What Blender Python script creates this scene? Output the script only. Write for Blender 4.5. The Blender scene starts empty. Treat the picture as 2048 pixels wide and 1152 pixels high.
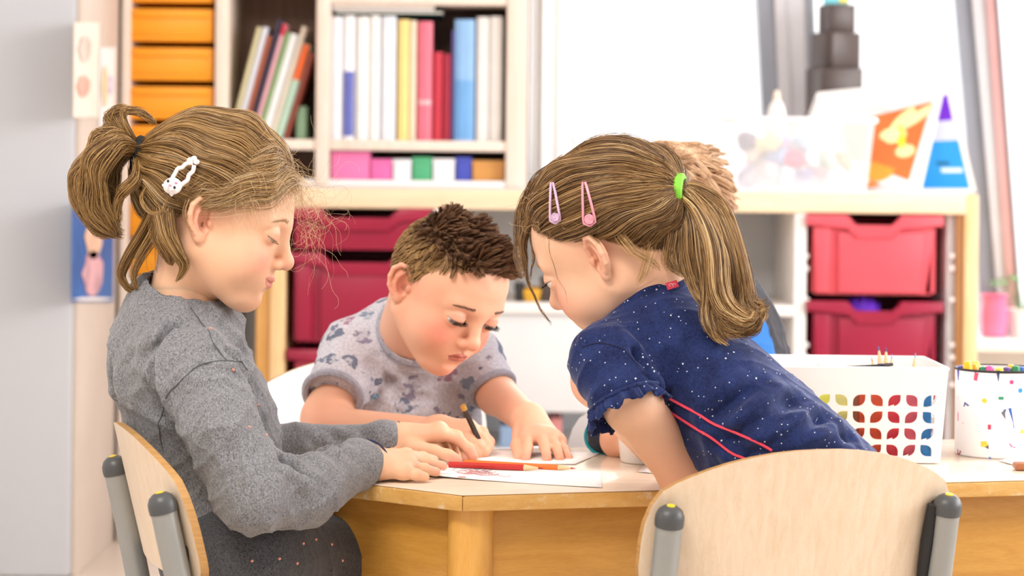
import bpy, bmesh, math, random
import numpy as np
from mathutils import Vector, Matrix

scene = bpy.context.scene
COL = scene.collection
random.seed(4)
rng = np.random.default_rng(7)

# ------------------------------------------------------------------ camera
F = 85.0 / 36.0 * 2048          # focal length in pixels
H = 0.90                        # camera height (m)
ROLL = math.radians(0.6)        # the photo is tilted a little
HORIZON = 330
FOCUS = 2.76
cr, sr = math.cos(ROLL), math.sin(ROLL)


def P(px, py, Y):
    """point at depth Y (m from the camera) seen at photo pixel px,py"""
    dx, dy = (px - 1024) / F, (HORIZON - py) / F
    return Vector((Y * (dx * cr - dy * sr), Y, H + Y * (dx * sr + dy * cr)))


def GP(px, py, z):
    """point of the horizontal plane z seen at px,py"""
    dx, dy = (px - 1024) / F, (HORIZON - py) / F
    return P(px, py, (z - H) / (dx * sr + dy * cr))


camd = bpy.data.cameras.new('camera')
cam = bpy.data.objects.new('camera', camd)
COL.objects.link(cam)
camd.lens = 85
camd.sensor_width = 36
camd.shift_y = (HORIZON - 576) / 2048
camd.clip_start = 0.05
camd.dof.use_dof = True
camd.dof.focus_distance = FOCUS
camd.dof.aperture_fstop = 6.0
cam.matrix_world = Matrix(((cr, -sr, 0, 0), (0, 0, -1, 0), (sr, cr, 0, H), (0, 0, 0, 1)))
scene.camera = cam

# ------------------------------------------------------------------ light
W = bpy.data.worlds.new('overcast_sky')
scene.world = W
W.use_nodes = True
bg = W.node_tree.nodes['Background']
bg.inputs[0].default_value = (1.0, 0.99, 0.985, 1)
bg.inputs[1].default_value = 2.2


def area(name, loc, target, size, size_y, power, color=(1, 1, 1)):
    d = bpy.data.lights.new(name, 'AREA')
    d.shape = 'RECTANGLE'
    d.size, d.size_y, d.energy, d.color = size, size_y, power, color
    o = bpy.data.objects.new(name, d)
    COL.objects.link(o)
    o.location = loc
    o.rotation_euler = (Vector(target) - Vector(loc)).to_track_quat('-Z', 'Y').to_euler()
    return o


area('window_daylight', (3.3, 3.2, 1.75), (0.1, 2.9, 0.65), 3.2, 1.5, 135, (1.0, 0.98, 0.96))
area('back_window_daylight', (1.6, 6.6, 1.7), (0.3, 3.0, 0.6), 2.6, 1.6, 60, (1.0, 0.99, 0.98))
area('ceiling_lamp_light', (-0.9, 1.1, 2.55), (-0.2, 2.8, 0.5), 1.2, 0.6, 66, (1.0, 0.93, 0.84))

scene.view_settings.view_transform = 'Standard'
scene.view_settings.look = 'None'
scene.view_settings.gamma = 1
scene.view_settings.use_curve_mapping = False
scene.view_settings.exposure = -0.2
scene.cycles.use_denoising = True
scene.cycles.max_bounces = 8
scene.cycles.transparent_max_bounces = 12
scene.cycles.caustics_reflective = False
scene.cycles.caustics_refractive = False
scene.cycles.sample_clamp_indirect = 6

# ------------------------------------------------------------------ helpers


def srgb(*c):
    if len(c) == 1:
        h = c[0].lstrip('#')
        c = tuple(int(h[i:i + 2], 16) for i in (0, 2, 4))
    return tuple(((v / 255) / 12.92 if v / 255 <= 0.04045 else ((v / 255 + 0.055) / 1.055) ** 2.4) for v in c)


class NT:
    def __init__(self, m):
        m.use_nodes = True
        self.t = m.node_tree
        self.n = self.t.nodes
        self.b = self.n['Principled BSDF']

    def add(self, kind, **kw):
        n = self.n.new(kind)
        for k, v in kw.items():
            setattr(n, k, v)
        return n

    def link(self, a, b):
        self.t.links.new(a, b)

    def math(self, op, a, b=None, c=None):
        n = self.add('ShaderNodeMath', operation=op)
        for i, v in enumerate((a, b, c)):
            if v is None:
                continue
            if isinstance(v, (int, float)):
                n.inputs[i].default_value = v
            else:
                self.link(v, n.inputs[i])
        return n.outputs[0]

    def ramp(self, fac, stops, interp='LINEAR'):
        r = self.add('ShaderNodeValToRGB')
        r.color_ramp.interpolation = interp
        e = r.color_ramp.elements
        while len(e) < len(stops):
            e.new(0.5)
        for el, (p, c) in zip(e, stops):
            el.position = p
            el.color = (*c, 1) if len(c) == 3 else c
        self.link(fac, r.inputs[0])
        return r.outputs[0]

    def coord(self, kind='Object', scale=(1, 1, 1), rot=(0, 0, 0)):
        tc = self.add('ShaderNodeTexCoord')
        mp = self.add('ShaderNodeMapping')
        mp.inputs['Scale'].default_value = scale
        mp.inputs['Rotation'].default_value = rot
        self.link(tc.outputs[kind], mp.inputs[0])
        return mp.outputs[0]

    def noise(self, vec, scale=5, detail=4, rough=0.5, dist=0.0):
        n = self.add('ShaderNodeTexNoise')
        n.inputs['Scale'].default_value = scale
        n.inputs['Detail'].default_value = detail
        n.inputs['Roughness'].default_value = rough
        n.inputs['Distortion'].default_value = dist
        if vec is not None:
            self.link(vec, n.inputs['Vector'])
        return n.outputs[0]

    def mix(self, fac, a, b, mode='MIX'):
        n = self.add('ShaderNodeMix', data_type='RGBA', blend_type=mode)
        for i, v in ((0, fac), (6, a), (7, b)):
            if isinstance(v, (int, float)):
                n.inputs[i].default_value = v
            elif isinstance(v, tuple):
                n.inputs[i].default_value = (*v, 1) if len(v) == 3 else v
            else:
                self.link(v, n.inputs[i])
        return n.outputs[2]

    def bump(self, h, strength=0.3, dist=0.001):
        n = self.add('ShaderNodeBump')
        n.inputs['Strength'].default_value = strength
        n.inputs['Distance'].default_value = dist
        self.link(h, n.inputs['Height'])
        self.link(n.outputs[0], self.b.inputs['Normal'])

    def color(self, c):
        self.link(c, self.b.inputs['Base Color'])


MATS = {}


def flat(name, col, rough=0.5, metal=0.0, var=0.06, nscale=12, spec=0.5, coat=0.0, bump=0.0):
    """plain painted / plastic surface with a little uneven colour"""
    if name in MATS:
        return MATS[name]
    m = bpy.data.materials.new(name)
    t = NT(m)
    if isinstance(col, str):
        col = srgb(col)
    n = t.noise(t.coord(), nscale, 3)
    lo = tuple(max(0, v * (1 - var)) for v in col)
    hi = tuple(min(1, v * (1 + var)) for v in col)
    t.color(t.ramp(n, [(0.3, lo), (0.7, hi)]))
    t.b.inputs['Roughness'].default_value = rough
    t.b.inputs['Metallic'].default_value = metal
    t.b.inputs['Specular IOR Level'].default_value = spec
    t.b.inputs['Coat Weight'].default_value = coat
    if bump:
        t.bump(t.noise(t.coord(), nscale * 25, 2), bump, 0.0006)
    MATS[name] = m
    return m


def wood(name, c1, c2, scale=(1, 12, 12), rough=0.42, nscale=6, coat=0.15, extra=None):
    if name in MATS:
        return MATS[name]
    m = bpy.data.materials.new(name)
    t = NT(m)
    v = t.coord('Object', scale)
    n = t.noise(v, nscale, 6, 0.6, 0.6)
    n2 = t.noise(t.coord('Object', tuple(s * 4 for s in scale)), nscale * 2.5, 3, 0.6)
    f = t.math('ADD', t.math('MULTIPLY', n, 0.7), t.math('MULTIPLY', n2, 0.3))
    c = t.ramp(f, [(0.34, srgb(c1)), (0.66, srgb(c2))])
    if extra:                                            # grime blotches
        g = t.noise(t.coord('Object', (1, 1, 1)), extra[0], 5, 0.7)
        c = t.mix(t.ramp(g, [(extra[1], (0, 0, 0)), (extra[1] + 0.12, (1, 1, 1))]), c, srgb(extra[2]))
    t.color(c)
    t.b.inputs['Roughness'].default_value = rough
    t.b.inputs['Coat Weight'].default_value = coat
    t.b.inputs['Coat Roughness'].default_value = 0.25
    t.bump(n2, 0.12, 0.0008)
    MATS[name] = m
    return m


class MB:
    """collects shapes into one mesh"""

    def __init__(self):
        self.bm = bmesh.new()

    def box(self, lo, hi, bev=0.0, seg=2, mat=None, mi=0):
        lo, hi = Vector(lo), Vector(hi)
        r = bmesh.ops.create_cube(self.bm, size=1)
        vs = r['verts']
        c, s = (lo + hi) / 2, hi - lo
        for v in vs:
            v.co = Vector((v.co.x * s.x, v.co.y * s.y, v.co.z * s.z)) + c
        fs = list({f for v in vs for f in v.link_faces})
        if bev:
            es = list({e for v in vs for e in v.link_edges})
            r = bmesh.ops.bevel(self.bm, geom=es, offset=min(bev, 0.45 * min(abs(x) for x in s)), segments=seg, affect='EDGES', profile=0.5)
            vs = list({v for f in r['faces'] for v in f.verts} | {v for v in vs if v.is_valid})
            fs = list({f for v in vs for f in v.link_faces})
        for f in fs:
            f.material_index = mi
        if mat is not None:
            bmesh.ops.transform(self.bm, matrix=mat, verts=vs)
        return self

    def prism(self, poly, z0, z1, mat=None, bev=0.0, mi=0, seg=2):
        """poly: list of (x,y); extruded along z"""
        lo = [self.bm.verts.new((x, y, z0)) for x, y in poly]
        hi = [self.bm.verts.new((x, y, z1)) for x, y in poly]
        n = len(poly)
        fs = [self.bm.faces.new(lo[::-1]), self.bm.faces.new(hi)]
        for i in range(n):
            j = (i + 1) % n
            fs.append(self.bm.faces.new((lo[i], lo[j], hi[j], hi[i])))
        vs = lo + hi
        if bev:
            es = [e for e in {e for f in fs[:2] for e in f.edges}]
            r = bmesh.ops.bevel(self.bm, geom=es, offset=bev, segments=seg, affect='EDGES', profile=0.5)
            vs = list({v for f in r['faces'] for v in f.verts} | {v for v in vs if v.is_valid})
            fs = list({f for v in vs for f in v.link_faces})
        for f in fs:
            f.material_index = mi
        if mat is not None:
            bmesh.ops.transform(self.bm, matrix=mat, verts=vs)
        return self

    def tube(self, pts, r, n=12, cap=True, mi=0):
        pts = [Vector(p) for p in pts]
        rs = r if isinstance(r, (list, tuple)) else [r] * len(pts)
        rings = []
        up = None
        for i, p in enumerate(pts):
            d = (pts[min(i + 1, len(pts) - 1)] - pts[max(i - 1, 0)]).normalized()
            if up is None:
                up = d.orthogonal().normalized()
            up = (up - d * up.dot(d)).normalized()
            s = d.cross(up)
            rings.append([self.bm.verts.new(p + (up * math.cos(2 * math.pi * k / n) + s * math.sin(2 * math.pi * k / n)) * rs[i]) for k in range(n)])
        for a, b in zip(rings, rings[1:]):
            for k in range(n):
                self.bm.faces.new((a[k], a[(k + 1) % n], b[(k + 1) % n], b[k])).material_index = mi
        if cap:
            self.bm.faces.new(rings[0][::-1]).material_index = mi
            self.bm.faces.new(rings[-1]).material_index = mi
        return self

    def lathe(self, prof, n=24, mat=None, mi=0):
        """prof: list of (radius, z) bottom to top"""
        rings = [[self.bm.verts.new((r * math.cos(2 * math.pi * k / n), r * math.sin(2 * math.pi * k / n), z)) for k in range(n)] for r, z in prof]
        for a, b in zip(rings, rings[1:]):
            for k in range(n):
                self.bm.faces.new((a[k], a[(k + 1) % n], b[(k + 1) % n], b[k])).material_index = mi
        self.bm.faces.new(rings[0][::-1]).material_index = mi
        self.bm.faces.new(rings[-1]).material_index = mi
        if mat is not None:
            bmesh.ops.transform(self.bm, matrix=mat, verts=[v for r in rings for v in r])
        return self

    def sheet(self, fn, nu, nv, mi=0):
        g = [[self.bm.verts.new(fn(u / nu, v / nv)) for u in range(nu + 1)] for v in range(nv + 1)]
        for v in range(nv):
            for u in range(nu):
                self.bm.faces.new((g[v][u], g[v][u + 1], g[v + 1][u + 1], g[v + 1][u])).material_index = mi
        return self

    def blob(self, c, r, seg=12, mat=None, mi=0):
        res = bmesh.ops.create_uvsphere(self.bm, u_segments=seg, v_segments=max(6, seg // 2 + 2), radius=1)
        r = (r, r, r) if isinstance(r, (int, float)) else r
        for v in res['verts']:
            v.co = Vector((v.co.x * r[0], v.co.y * r[1], v.co.z * r[2]))
        if mat is not None:
            bmesh.ops.transform(self.bm, matrix=mat, verts=res['verts'])
        for v in res['verts']:
            v.co += Vector(c)
        for f in {f for v in res['verts'] for f in v.link_faces}:
            f.material_index = mi
        return self

    def build(self, name, mats, parent=None, smooth=True, angle=40, loc=None, normals=True):
        if normals:
            bmesh.ops.recalc_face_normals(self.bm, faces=self.bm.faces[:])
        me = bpy.data.meshes.new(name)
        self.bm.to_mesh(me)
        self.bm.free()
        for m in (mats if isinstance(mats, (list, tuple)) else [mats]):
            me.materials.append(m)
        if smooth:
            me.polygons.foreach_set('use_smooth', [True] * len(me.polygons))
            me.set_sharp_from_angle(angle=math.radians(angle))
        o = bpy.data.objects.new(name, me)
        COL.objects.link(o)
        if parent is not None:
            o.parent = parent
        if loc is not None:
            o.location = loc
        return o


def empty(name, loc=(0, 0, 0), rz=0.0):
    o = bpy.data.objects.new(name, None)
    COL.objects.link(o)
    o.empty_display_size = 0.05
    o.location = loc
    o.rotation_euler = (0, 0, rz)
    return o


def tag(o, label=None, cat=None, group=None, kind=None):
    if label:
        o['label'] = label
    if cat:
        o['category'] = cat
    if group:
        o['group'] = group
    if kind:
        o['kind'] = kind
    return o


def structure(o):
    o['kind'] = 'structure'
    return o


def copy_tree(o, parent=None):
    c = o.copy()
    COL.objects.link(c)
    if parent is not None:
        c.parent = parent
    for ch in list(o.children):
        copy_tree(ch, c)
    return c


def bbox_px(x0, y0, x1, y1, Y, depth):
    """axis aligned box whose front face covers that pixel rectangle at depth Y"""
    a, b = P(x0, (y0 + y1) / 2, Y), P(x1, (y0 + y1) / 2, Y)
    t, u = P((x0 + x1) / 2, y0, Y), P((x0 + x1) / 2, y1, Y)
    return (a.x, Y, u.z), (b.x, Y + depth, t.z)

# ------------------------------------------------------------------ room
CY = 5.60          # front plane of the low cabinet
BY = 5.72          # front plane of the bookcase and the drawer tower
WY = 6.15          # back wall
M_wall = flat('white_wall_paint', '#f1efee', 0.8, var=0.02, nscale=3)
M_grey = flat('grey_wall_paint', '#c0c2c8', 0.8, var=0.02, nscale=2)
M_beech = wood('pale_beech', '#f0d3ac', '#f8e3c4', (1.2, 14, 14), 0.5)
M_beech_v = wood('pale_beech_upright', '#e8bd82', '#f3d3a2', (14, 14, 1.2), 0.5)
M_amber_v = wood('amber_beech_upright', '#d39a4e', '#e2ae66', (14, 14, 1.2), 0.5)
M_brown_v = wood('shaded_post_wood', '#a8743f', '#b98450', (14, 14, 1.2), 0.5)  # darker brown paints the shade on the post's inner side
M_white_lam = flat('white_laminate', '#f2efee', 0.45, var=0.02)
M_grey_lam = flat('light_grey_laminate', '#dfe1e4', 0.5, var=0.02)
M_maple_v = wood('maple_carcass', '#e6d4c4', '#f0e2d6', (12, 12, 1), 0.5)
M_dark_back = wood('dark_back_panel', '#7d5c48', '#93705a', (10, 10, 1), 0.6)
M_orange = flat('orange_plastic', '#f6a21c', 0.4, var=0.04)
M_red = flat('crimson_plastic', '#9c0e38', 0.38, var=0.05)
M_black = flat('black_plastic', '#17171a', 0.5)

floor = MB().box((-2.7, -1.6, -0.05), (3.6, WY + 0.1, 0.0)).build('floor', flat('beige_vinyl_floor', '#d8cbbf', 0.35, var=0.05, nscale=4))
structure(floor)
lx = P(145, 600, 5.215).x
b = MB()
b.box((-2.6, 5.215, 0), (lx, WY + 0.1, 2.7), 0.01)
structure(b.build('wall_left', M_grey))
structure(MB().box((lx, 5.225, 0), (lx + 0.012, 5.715, 2.6), 0.002).build('trim_1', flat('cream_pinboard', '#cfc0b4', 0.8, var=0.04, nscale=5)))
bx = P(1208, 200, WY).x
structure(MB().box((lx, WY, 0), (bx, WY + 0.1, 2.7)).build('wall_back', M_wall))
sill_z = P(2000, 668, WY).z
structure(MB().box((bx, WY, 2.45), (3.6, WY + 0.1, 2.7)).build('wall_back_upper', M_wall))
structure(MB().box((bx, WY, 0), (3.6, WY + 0.1, sill_z - 0.03)).build('wall_back_lower', M_wall))
structure(MB().box((bx - 0.02, WY - 0.22, sill_z - 0.03), (3.6, WY + 0.1, sill_z), 0.006).build('windowsill', M_white_lam))

structure(MB().box((-2.7, -1.6, 2.7), (3.6, WY + 0.1, 2.8)).build('ceiling', M_wall))
structure(MB().box((-2.7, -1.6, 0), (-2.6, WY + 0.1, 2.7)).build('wall_left_side', M_wall))
structure(MB().box((-2.6, -1.6, 0), (3.6, -1.5, 2.7)).build('wall_front', M_wall))
mb = MB()
for lo_, hi_ in (((2.6, -1.5, 0), (2.7, WY - .23, .75)), ((2.6, -1.5, 2.45), (2.7, WY - .23, 2.7)), ((2.6, -1.5, .75), (2.7, .4, 2.45)), ((2.6, 5.4, .75), (2.7, WY - .23, 2.45))):
    mb.box(lo_, hi_)
structure(mb.build('wall_right', M_wall, smooth=False))

# windows: three panes held by leaning aluminium mullions
M_alu = flat('pale_aluminium', '#8f929c', 0.4, 0.2, var=0.03)
M_alu2 = flat('white_window_frame', '#c9c6ca', 0.5, var=0.02)
M_seal = flat('pink_grey_window_seal', '#c99a98', 0.6, var=0.04)
M_seal2 = flat('dark_window_gasket', '#6d6a72', 0.6)
gm = bpy.data.materials.new('window_glass')
t = NT(gm)
t.n.remove(t.b)
tr, gl, mx = t.add('ShaderNodeBsdfTransparent'), t.add('ShaderNodeBsdfGlossy'), t.add('ShaderNodeMixShader')
gl.inputs['Roughness'].default_value = 0.02
mx.inputs[0].default_value = 0.05
t.link(tr.outputs[0], mx.inputs[1])
t.link(gl.outputs[0], mx.inputs[2])
t.link(mx.outputs[0], t.n['Material Output'].inputs[0])


def leaning_bar(mb, x0, y0, x1, y1, w, Y, depth, mi=0, ext=1.6):
    a, c = P(x0, y0, Y), P(x1, y1, Y)
    d = (c - a)
    a2, c2 = a - d * ((2.6 - a.z) / -d.z * 1.0) if False else a - d * 1.2, c + d * ((sill_z - c.z) / d.z)
    m = w / F * Y / 2
    for s0, s1 in ((-m, m),):
        vs = []
        for p in (a2, c2):
            for sx in (s0, s1):
                for sy in (0, depth):
                    vs.append(mb.bm.verts.new((p.x + sx, p.y + sy, p.z)))
        for q in ((0, 1, 3, 2), (4, 6, 7, 5), (0, 2, 6, 4), (1, 5, 7, 3), (0, 4, 5, 1), (2, 3, 7, 6)):
            mb.bm.faces.new([vs[i] for i in q]).material_index = mi


edges_px = [(1208, 1205), (1530, 1548), (1605, 1616), (1925, 1958), (1985, 2018), (2120, 2160)]
for k, (px0, px1, ws) in enumerate(((1530, 1550, 34), (1592, 1606, 40), (1926, 1960, 36))):
    mb = MB()
    leaning_bar(mb, px0, 0, px1, 380, ws, WY + 0.0, 0.08)
    o = structure(mb.build('window_%d' % (k + 1), M_alu if k != 1 else M_alu2, smooth=False))
    if k == 2:
        mb = MB(); leaning_bar(mb, 1960, 0, 1993, 380, 30, WY - 0.02, 0.07); mb.build('window_frame', M_alu2, o, smooth=False)
        mb = MB(); leaning_bar(mb, 1982, 0, 2010, 380, 19, WY - 0.03, 0.05); mb.build('window_seal', M_seal, o, smooth=False)
        mb = MB(); leaning_bar(mb, 1994, 0, 2022, 380, 5, WY - 0.035, 0.03); mb.build('window_gasket', M_seal2, o, smooth=False)
    if k == 0:
        mb = MB(); leaning_bar(mb, 1560, 0, 1578, 380, 22, WY - 0.01, 0.06); mb.build('window_frame', M_alu2, o, smooth=False)
    if k == 1:
        mb = MB(); leaning_bar(mb, 1622, 0, 1634, 380, 12, WY - 0.01, 0.05); mb.build('window_seal', M_alu, o, smooth=False)
for k, (a0, a1) in enumerate(((1208, 1530), (1640, 1925), (2030, 2500))):
    lo, hi = bbox_px(a0, -900, a1, 660, WY + 0.04, 0.006)
    lo = (lo[0], lo[1], sill_z)
    structure(MB().box(lo, hi).build('window_%d' % (k + 4), gm, smooth=False))

# curtain beside the bookcase
def curt(u, v):
    p0, p1 = P(1058, 200, WY - 0.06), P(1212, 200, WY - 0.06)
    return (p0.x + (p1.x - p0.x) * u, p0.y + 0.009 * math.sin(u * 26) * (0.6 + 0.4 * v) + 0.003 * math.sin(u * 61 + v), 0.3 + 2.2 * v)


c = MB().sheet(curt, 80, 6).build('curtain', flat('white_curtain_cloth', '#fbfafa', 0.9, var=0.01))
tag(c, 'plain white curtain hanging between the bookcase and the window', 'curtain')

# ------------------------------------------------------------------ things pinned on the left wall
def wallp(px0, py0, px1, py1, off=0.004):
    """rectangle on the pinboard (plane x=lx); pixels give depth by x"""
    r = []
    for px, py in ((px0, py0), (px1, py0), (px1, py1), (px0, py1)):
        xx = lx + 0.012 + off
        Y = xx / ((px - 1024) / F)
        r.append(Vector((xx, Y, P(px, py, Y).z)))
    return r


def poster(name, px0, py0, px1, py1, mat, label, cat, parts=()):
    ps = wallp(px0, py0, px1, py1)
    mb = MB()
    for off in (0,):
        f = [mb.bm.verts.new(p) for p in ps]
        g = [mb.bm.verts.new(p - Vector((0.002, 0, 0))) for p in ps]
        mb.bm.faces.new(f)
        mb.bm.faces.new(g[::-1])
        for i in range(4):
            mb.bm.faces.new((f[i], g[i], g[(i + 1) % 4], f[(i + 1) % 4]))
    o = tag(mb.build(name, mat, smooth=False), label, cat)
    for (nm, a0, b0, a1, b1, m2) in parts:
        qs = wallp(a0, b0, a1, b1, 0.006)
        mb = MB()
        c0 = sum(qs, Vector()) / 4
        n = 14
        e1, e2 = (qs[1] - qs[0]) / 2, (qs[3] - qs[0]) / 2
        vs = [mb.bm.verts.new(c0 + e1 * math.cos(6.283 * k / n) * (1 + .15 * math.sin(3 * k)) + e2 * math.sin(6.283 * k / n)) for k in range(n)]
        mb.bm.faces.new(vs)
        r = bmesh.ops.extrude_face_region(mb.bm, geom=mb.bm.faces[:])
        bmesh.ops.translate(mb.bm, vec=(0.0006, 0, 0), verts=[v for v in r['geom'] if isinstance(v, bmesh.types.BMVert)])
        mb.build(nm, m2, o, smooth=False)
    return o


poster('drawing_sheet', 147, 45, 196, 235, flat('cream_paper', '#efe0d2', 0.8, var=0.05, nscale=20), 'cream drawing sheet pinned highest on the left pinboard', 'drawing',
       (('red_scribble', 153, 150, 178, 195, flat('faded_red_ink', '#e5a898', 0.9, var=.2)), ('grey_scribble', 155, 70, 180, 125, flat('faded_grey_ink', '#cdbfb4', 0.9, var=.2))))
poster('notice_sheet', 199, 95, 229, 268, flat('white_paper', '#f0ecec', 0.8, var=0.03), 'narrow white notice sheet on the pinboard beside the cream drawing', 'notice',
       (('yellow_scribble', 203, 130, 213, 215, flat('faded_yellow_ink', '#e6cfa0', 0.9)), ('lilac_scribble', 214, 150, 226, 190, flat('faded_lilac_ink', '#d8d2e6', 0.9))))
poster('picture_poster', 147, 405, 229, 604, flat('blue_print', '#2a62a8', 0.6, var=0.25, nscale=7), 'blue picture poster with pale figure low on the left pinboard', 'poster',
       (('printed_figure', 172, 425, 206, 520, flat('skin_print', '#e0b8a0', 0.7, var=.2)), ('printed_dress', 168, 500, 208, 594, flat('pale_pink_print', '#d8a8b0', 0.7, var=.3)), ('printed_edge', 150, 594, 226, 602, flat('white_print', '#e9e4e4', 0.7))))

# ------------------------------------------------------------------ drawer tower
tz = P(340, 520, BY).z
tower = empty('drawer_tower', (P(340, 600, BY).x, BY + 0.18, 0))
tag(tower, 'tall narrow maple tower of shallow orange drawers by the pinboard', 'cabinet')


def wpart(mb, name, mats, parent, **kw):
    o = mb.build(name, mats, parent, **kw)
    o.location = -parent.location
    return o


def pxbox(x0, y0, x1, y1, Y, depth, bev=0.003):
    lo, hi = bbox_px(x0, y0, x1, y1, Y, depth)
    return MB().box(lo, hi, bev)


for x0, x1 in ((241, 259), (429, 455)):
    lo, hi = bbox_px(x0, 100, x1, 300, BY, 0.38)
    wpart(MB().box((lo[0], lo[1], 0), (hi[0], hi[1], 2.1), 0.003), 'side_panel', M_maple_v, tower)
tx0, tx1 = P(259, 200, BY).x, P(429, 200, BY).x
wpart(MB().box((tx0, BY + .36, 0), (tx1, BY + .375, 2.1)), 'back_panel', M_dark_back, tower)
wpart(MB().box((tx0, BY, 2.08), (tx1, BY + .36, 2.1)), 'top_panel', M_maple_v, tower)
for k in range(-3, 7):
    y0 = 15 + 78 * k
    d = pxbox(260, y0 + 2, 426, y0 + 68, BY + 0.012, 0.33, 0.004)
    lo, hi = bbox_px(268, y0 + 8, 418, y0 + 20, BY + 0.004, 0.012)
    d.box(lo, hi, 0.004)                        # pull lip
    lo, hi = bbox_px(262, y0 + 50, 424, y0 + 56, BY + 0.007, 0.01)
    d.box(lo, hi, 0.003)
    wpart(d, 'drawer', M_orange, tower)
lo, hi = bbox_px(257, 556, 429, 600, BY + 0.004, 0.02)
wpart(MB().box((lo[0], lo[1], 0.03), hi, 0.004), 'door', M_white_lam, tower)

# ------------------------------------------------------------------ low cabinet
cabx0, cabx1 = P(512, 500, CY).x, P(1957, 500, CY).x
ctz = P(1290, 380, CY).z
cth = ctz - P(1290, 423, CY).z
cab = empty('tray_cabinet', ((cabx0 + cabx1) / 2, CY + 0.22, 0))
tag(cab, 'long low beech cabinet holding crimson trays and open shelves', 'cabinet')
wpart(MB().box((cabx0, CY, ctz - cth), (cabx1 - 0.026, CY + 0.465, ctz - 0.003), 0.005), 'top_panel', M_beech, cab)
wpart(MB().box((cabx0, CY + 0.003, ctz - 0.003), (cabx1 - 0.026, CY + 0.465, ctz), 0.001), 'top_laminate', M_white_lam, cab)
x1 = P(540, 600, CY).x
wpart(MB().box((cabx0, CY + 0.012, 0), (x1, CY + 0.45, ctz - cth), 0.003), 'end_panel', M_amber_v, cab)
x2 = P(571, 600, CY).x
wpart(MB().box((x1, CY, 0), (x2, CY + 0.45, ctz - cth), 0.004), 'post', M_beech_v, cab)
x3 = P(1927, 600, CY).x
wpart(MB().box((x3, CY, 0), (cabx1, CY + 0.46, ctz - 0.002), 0.006), 'post', M_beech_v, cab)
x4 = P(1908, 600, CY).x
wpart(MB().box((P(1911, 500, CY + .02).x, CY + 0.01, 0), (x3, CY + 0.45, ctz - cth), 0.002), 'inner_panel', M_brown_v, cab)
wpart(MB().box((P(1893, 500, CY + .03).x, CY + 0.03, 0), (P(1911, 500, CY + .03).x, CY + 0.45, ctz - cth), 0.002), 'runner_panel', M_grey_lam, cab)
for px0, px1 in ((866, 892), (1588, 1613)):
    lo, hi = bbox_px(px0, 500, px1, 600, CY + 0.006, 0.44)
    wpart(MB().box((lo[0], lo[1], 0), (hi[0], hi[1], ctz - cth), 0.003), 'divider', M_white_lam, cab)
wpart(MB().box((cabx0, CY + 0.45, 0), (cabx1, CY + 0.465, ctz - cth)), 'back_panel', M_grey_lam, cab)
shz = P(1300, 600, CY).z
dl, dr = P(892, 600, CY).x, P(1588, 600, CY).x
wpart(MB().box((dl, CY + 0.004, P(1075, 628, CY).z), (dr, CY + 0.45, P(1075, 606, CY).z), 0.003), 'shelf', M_white_lam, cab)
wpart(MB().box((dl, CY + 0.02, P(1075, 826, CY).z), (P(1330, 600, CY).x, CY + 0.035, P(1075, 628, CY).z), 0.003), 'door', M_grey_lam, cab)
wpart(MB().box((cabx0, CY + 0.004, 0.06), (cabx1, CY + 0.45, 0.08), 0.003), 'bottom_panel', M_white_lam, cab)
wpart(MB().box((dl, CY + 0.04, P(1075, 902, CY).z - .01), (dr, CY + 0.45, P(1075, 902, CY).z), 0.003), 'shelf', M_white_lam, cab)
# little studs of the tray runners
for x, sgn in ((1613, 1), (1903, -1)):
    for yy in (512, 537, 600, 690, 715, 770):
        p = P(x, yy, CY + 0.012)
        wpart(MB().blob((p.x, p.y, p.z), 0.007, 8), 'runner_stud', M_white_lam, cab)


def Mxz(Y):
    return Matrix(((1, 0, 0, 0), (0, 0, -1, Y), (0, 1, 0, 0), (0, 0, 0, 1)))


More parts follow.
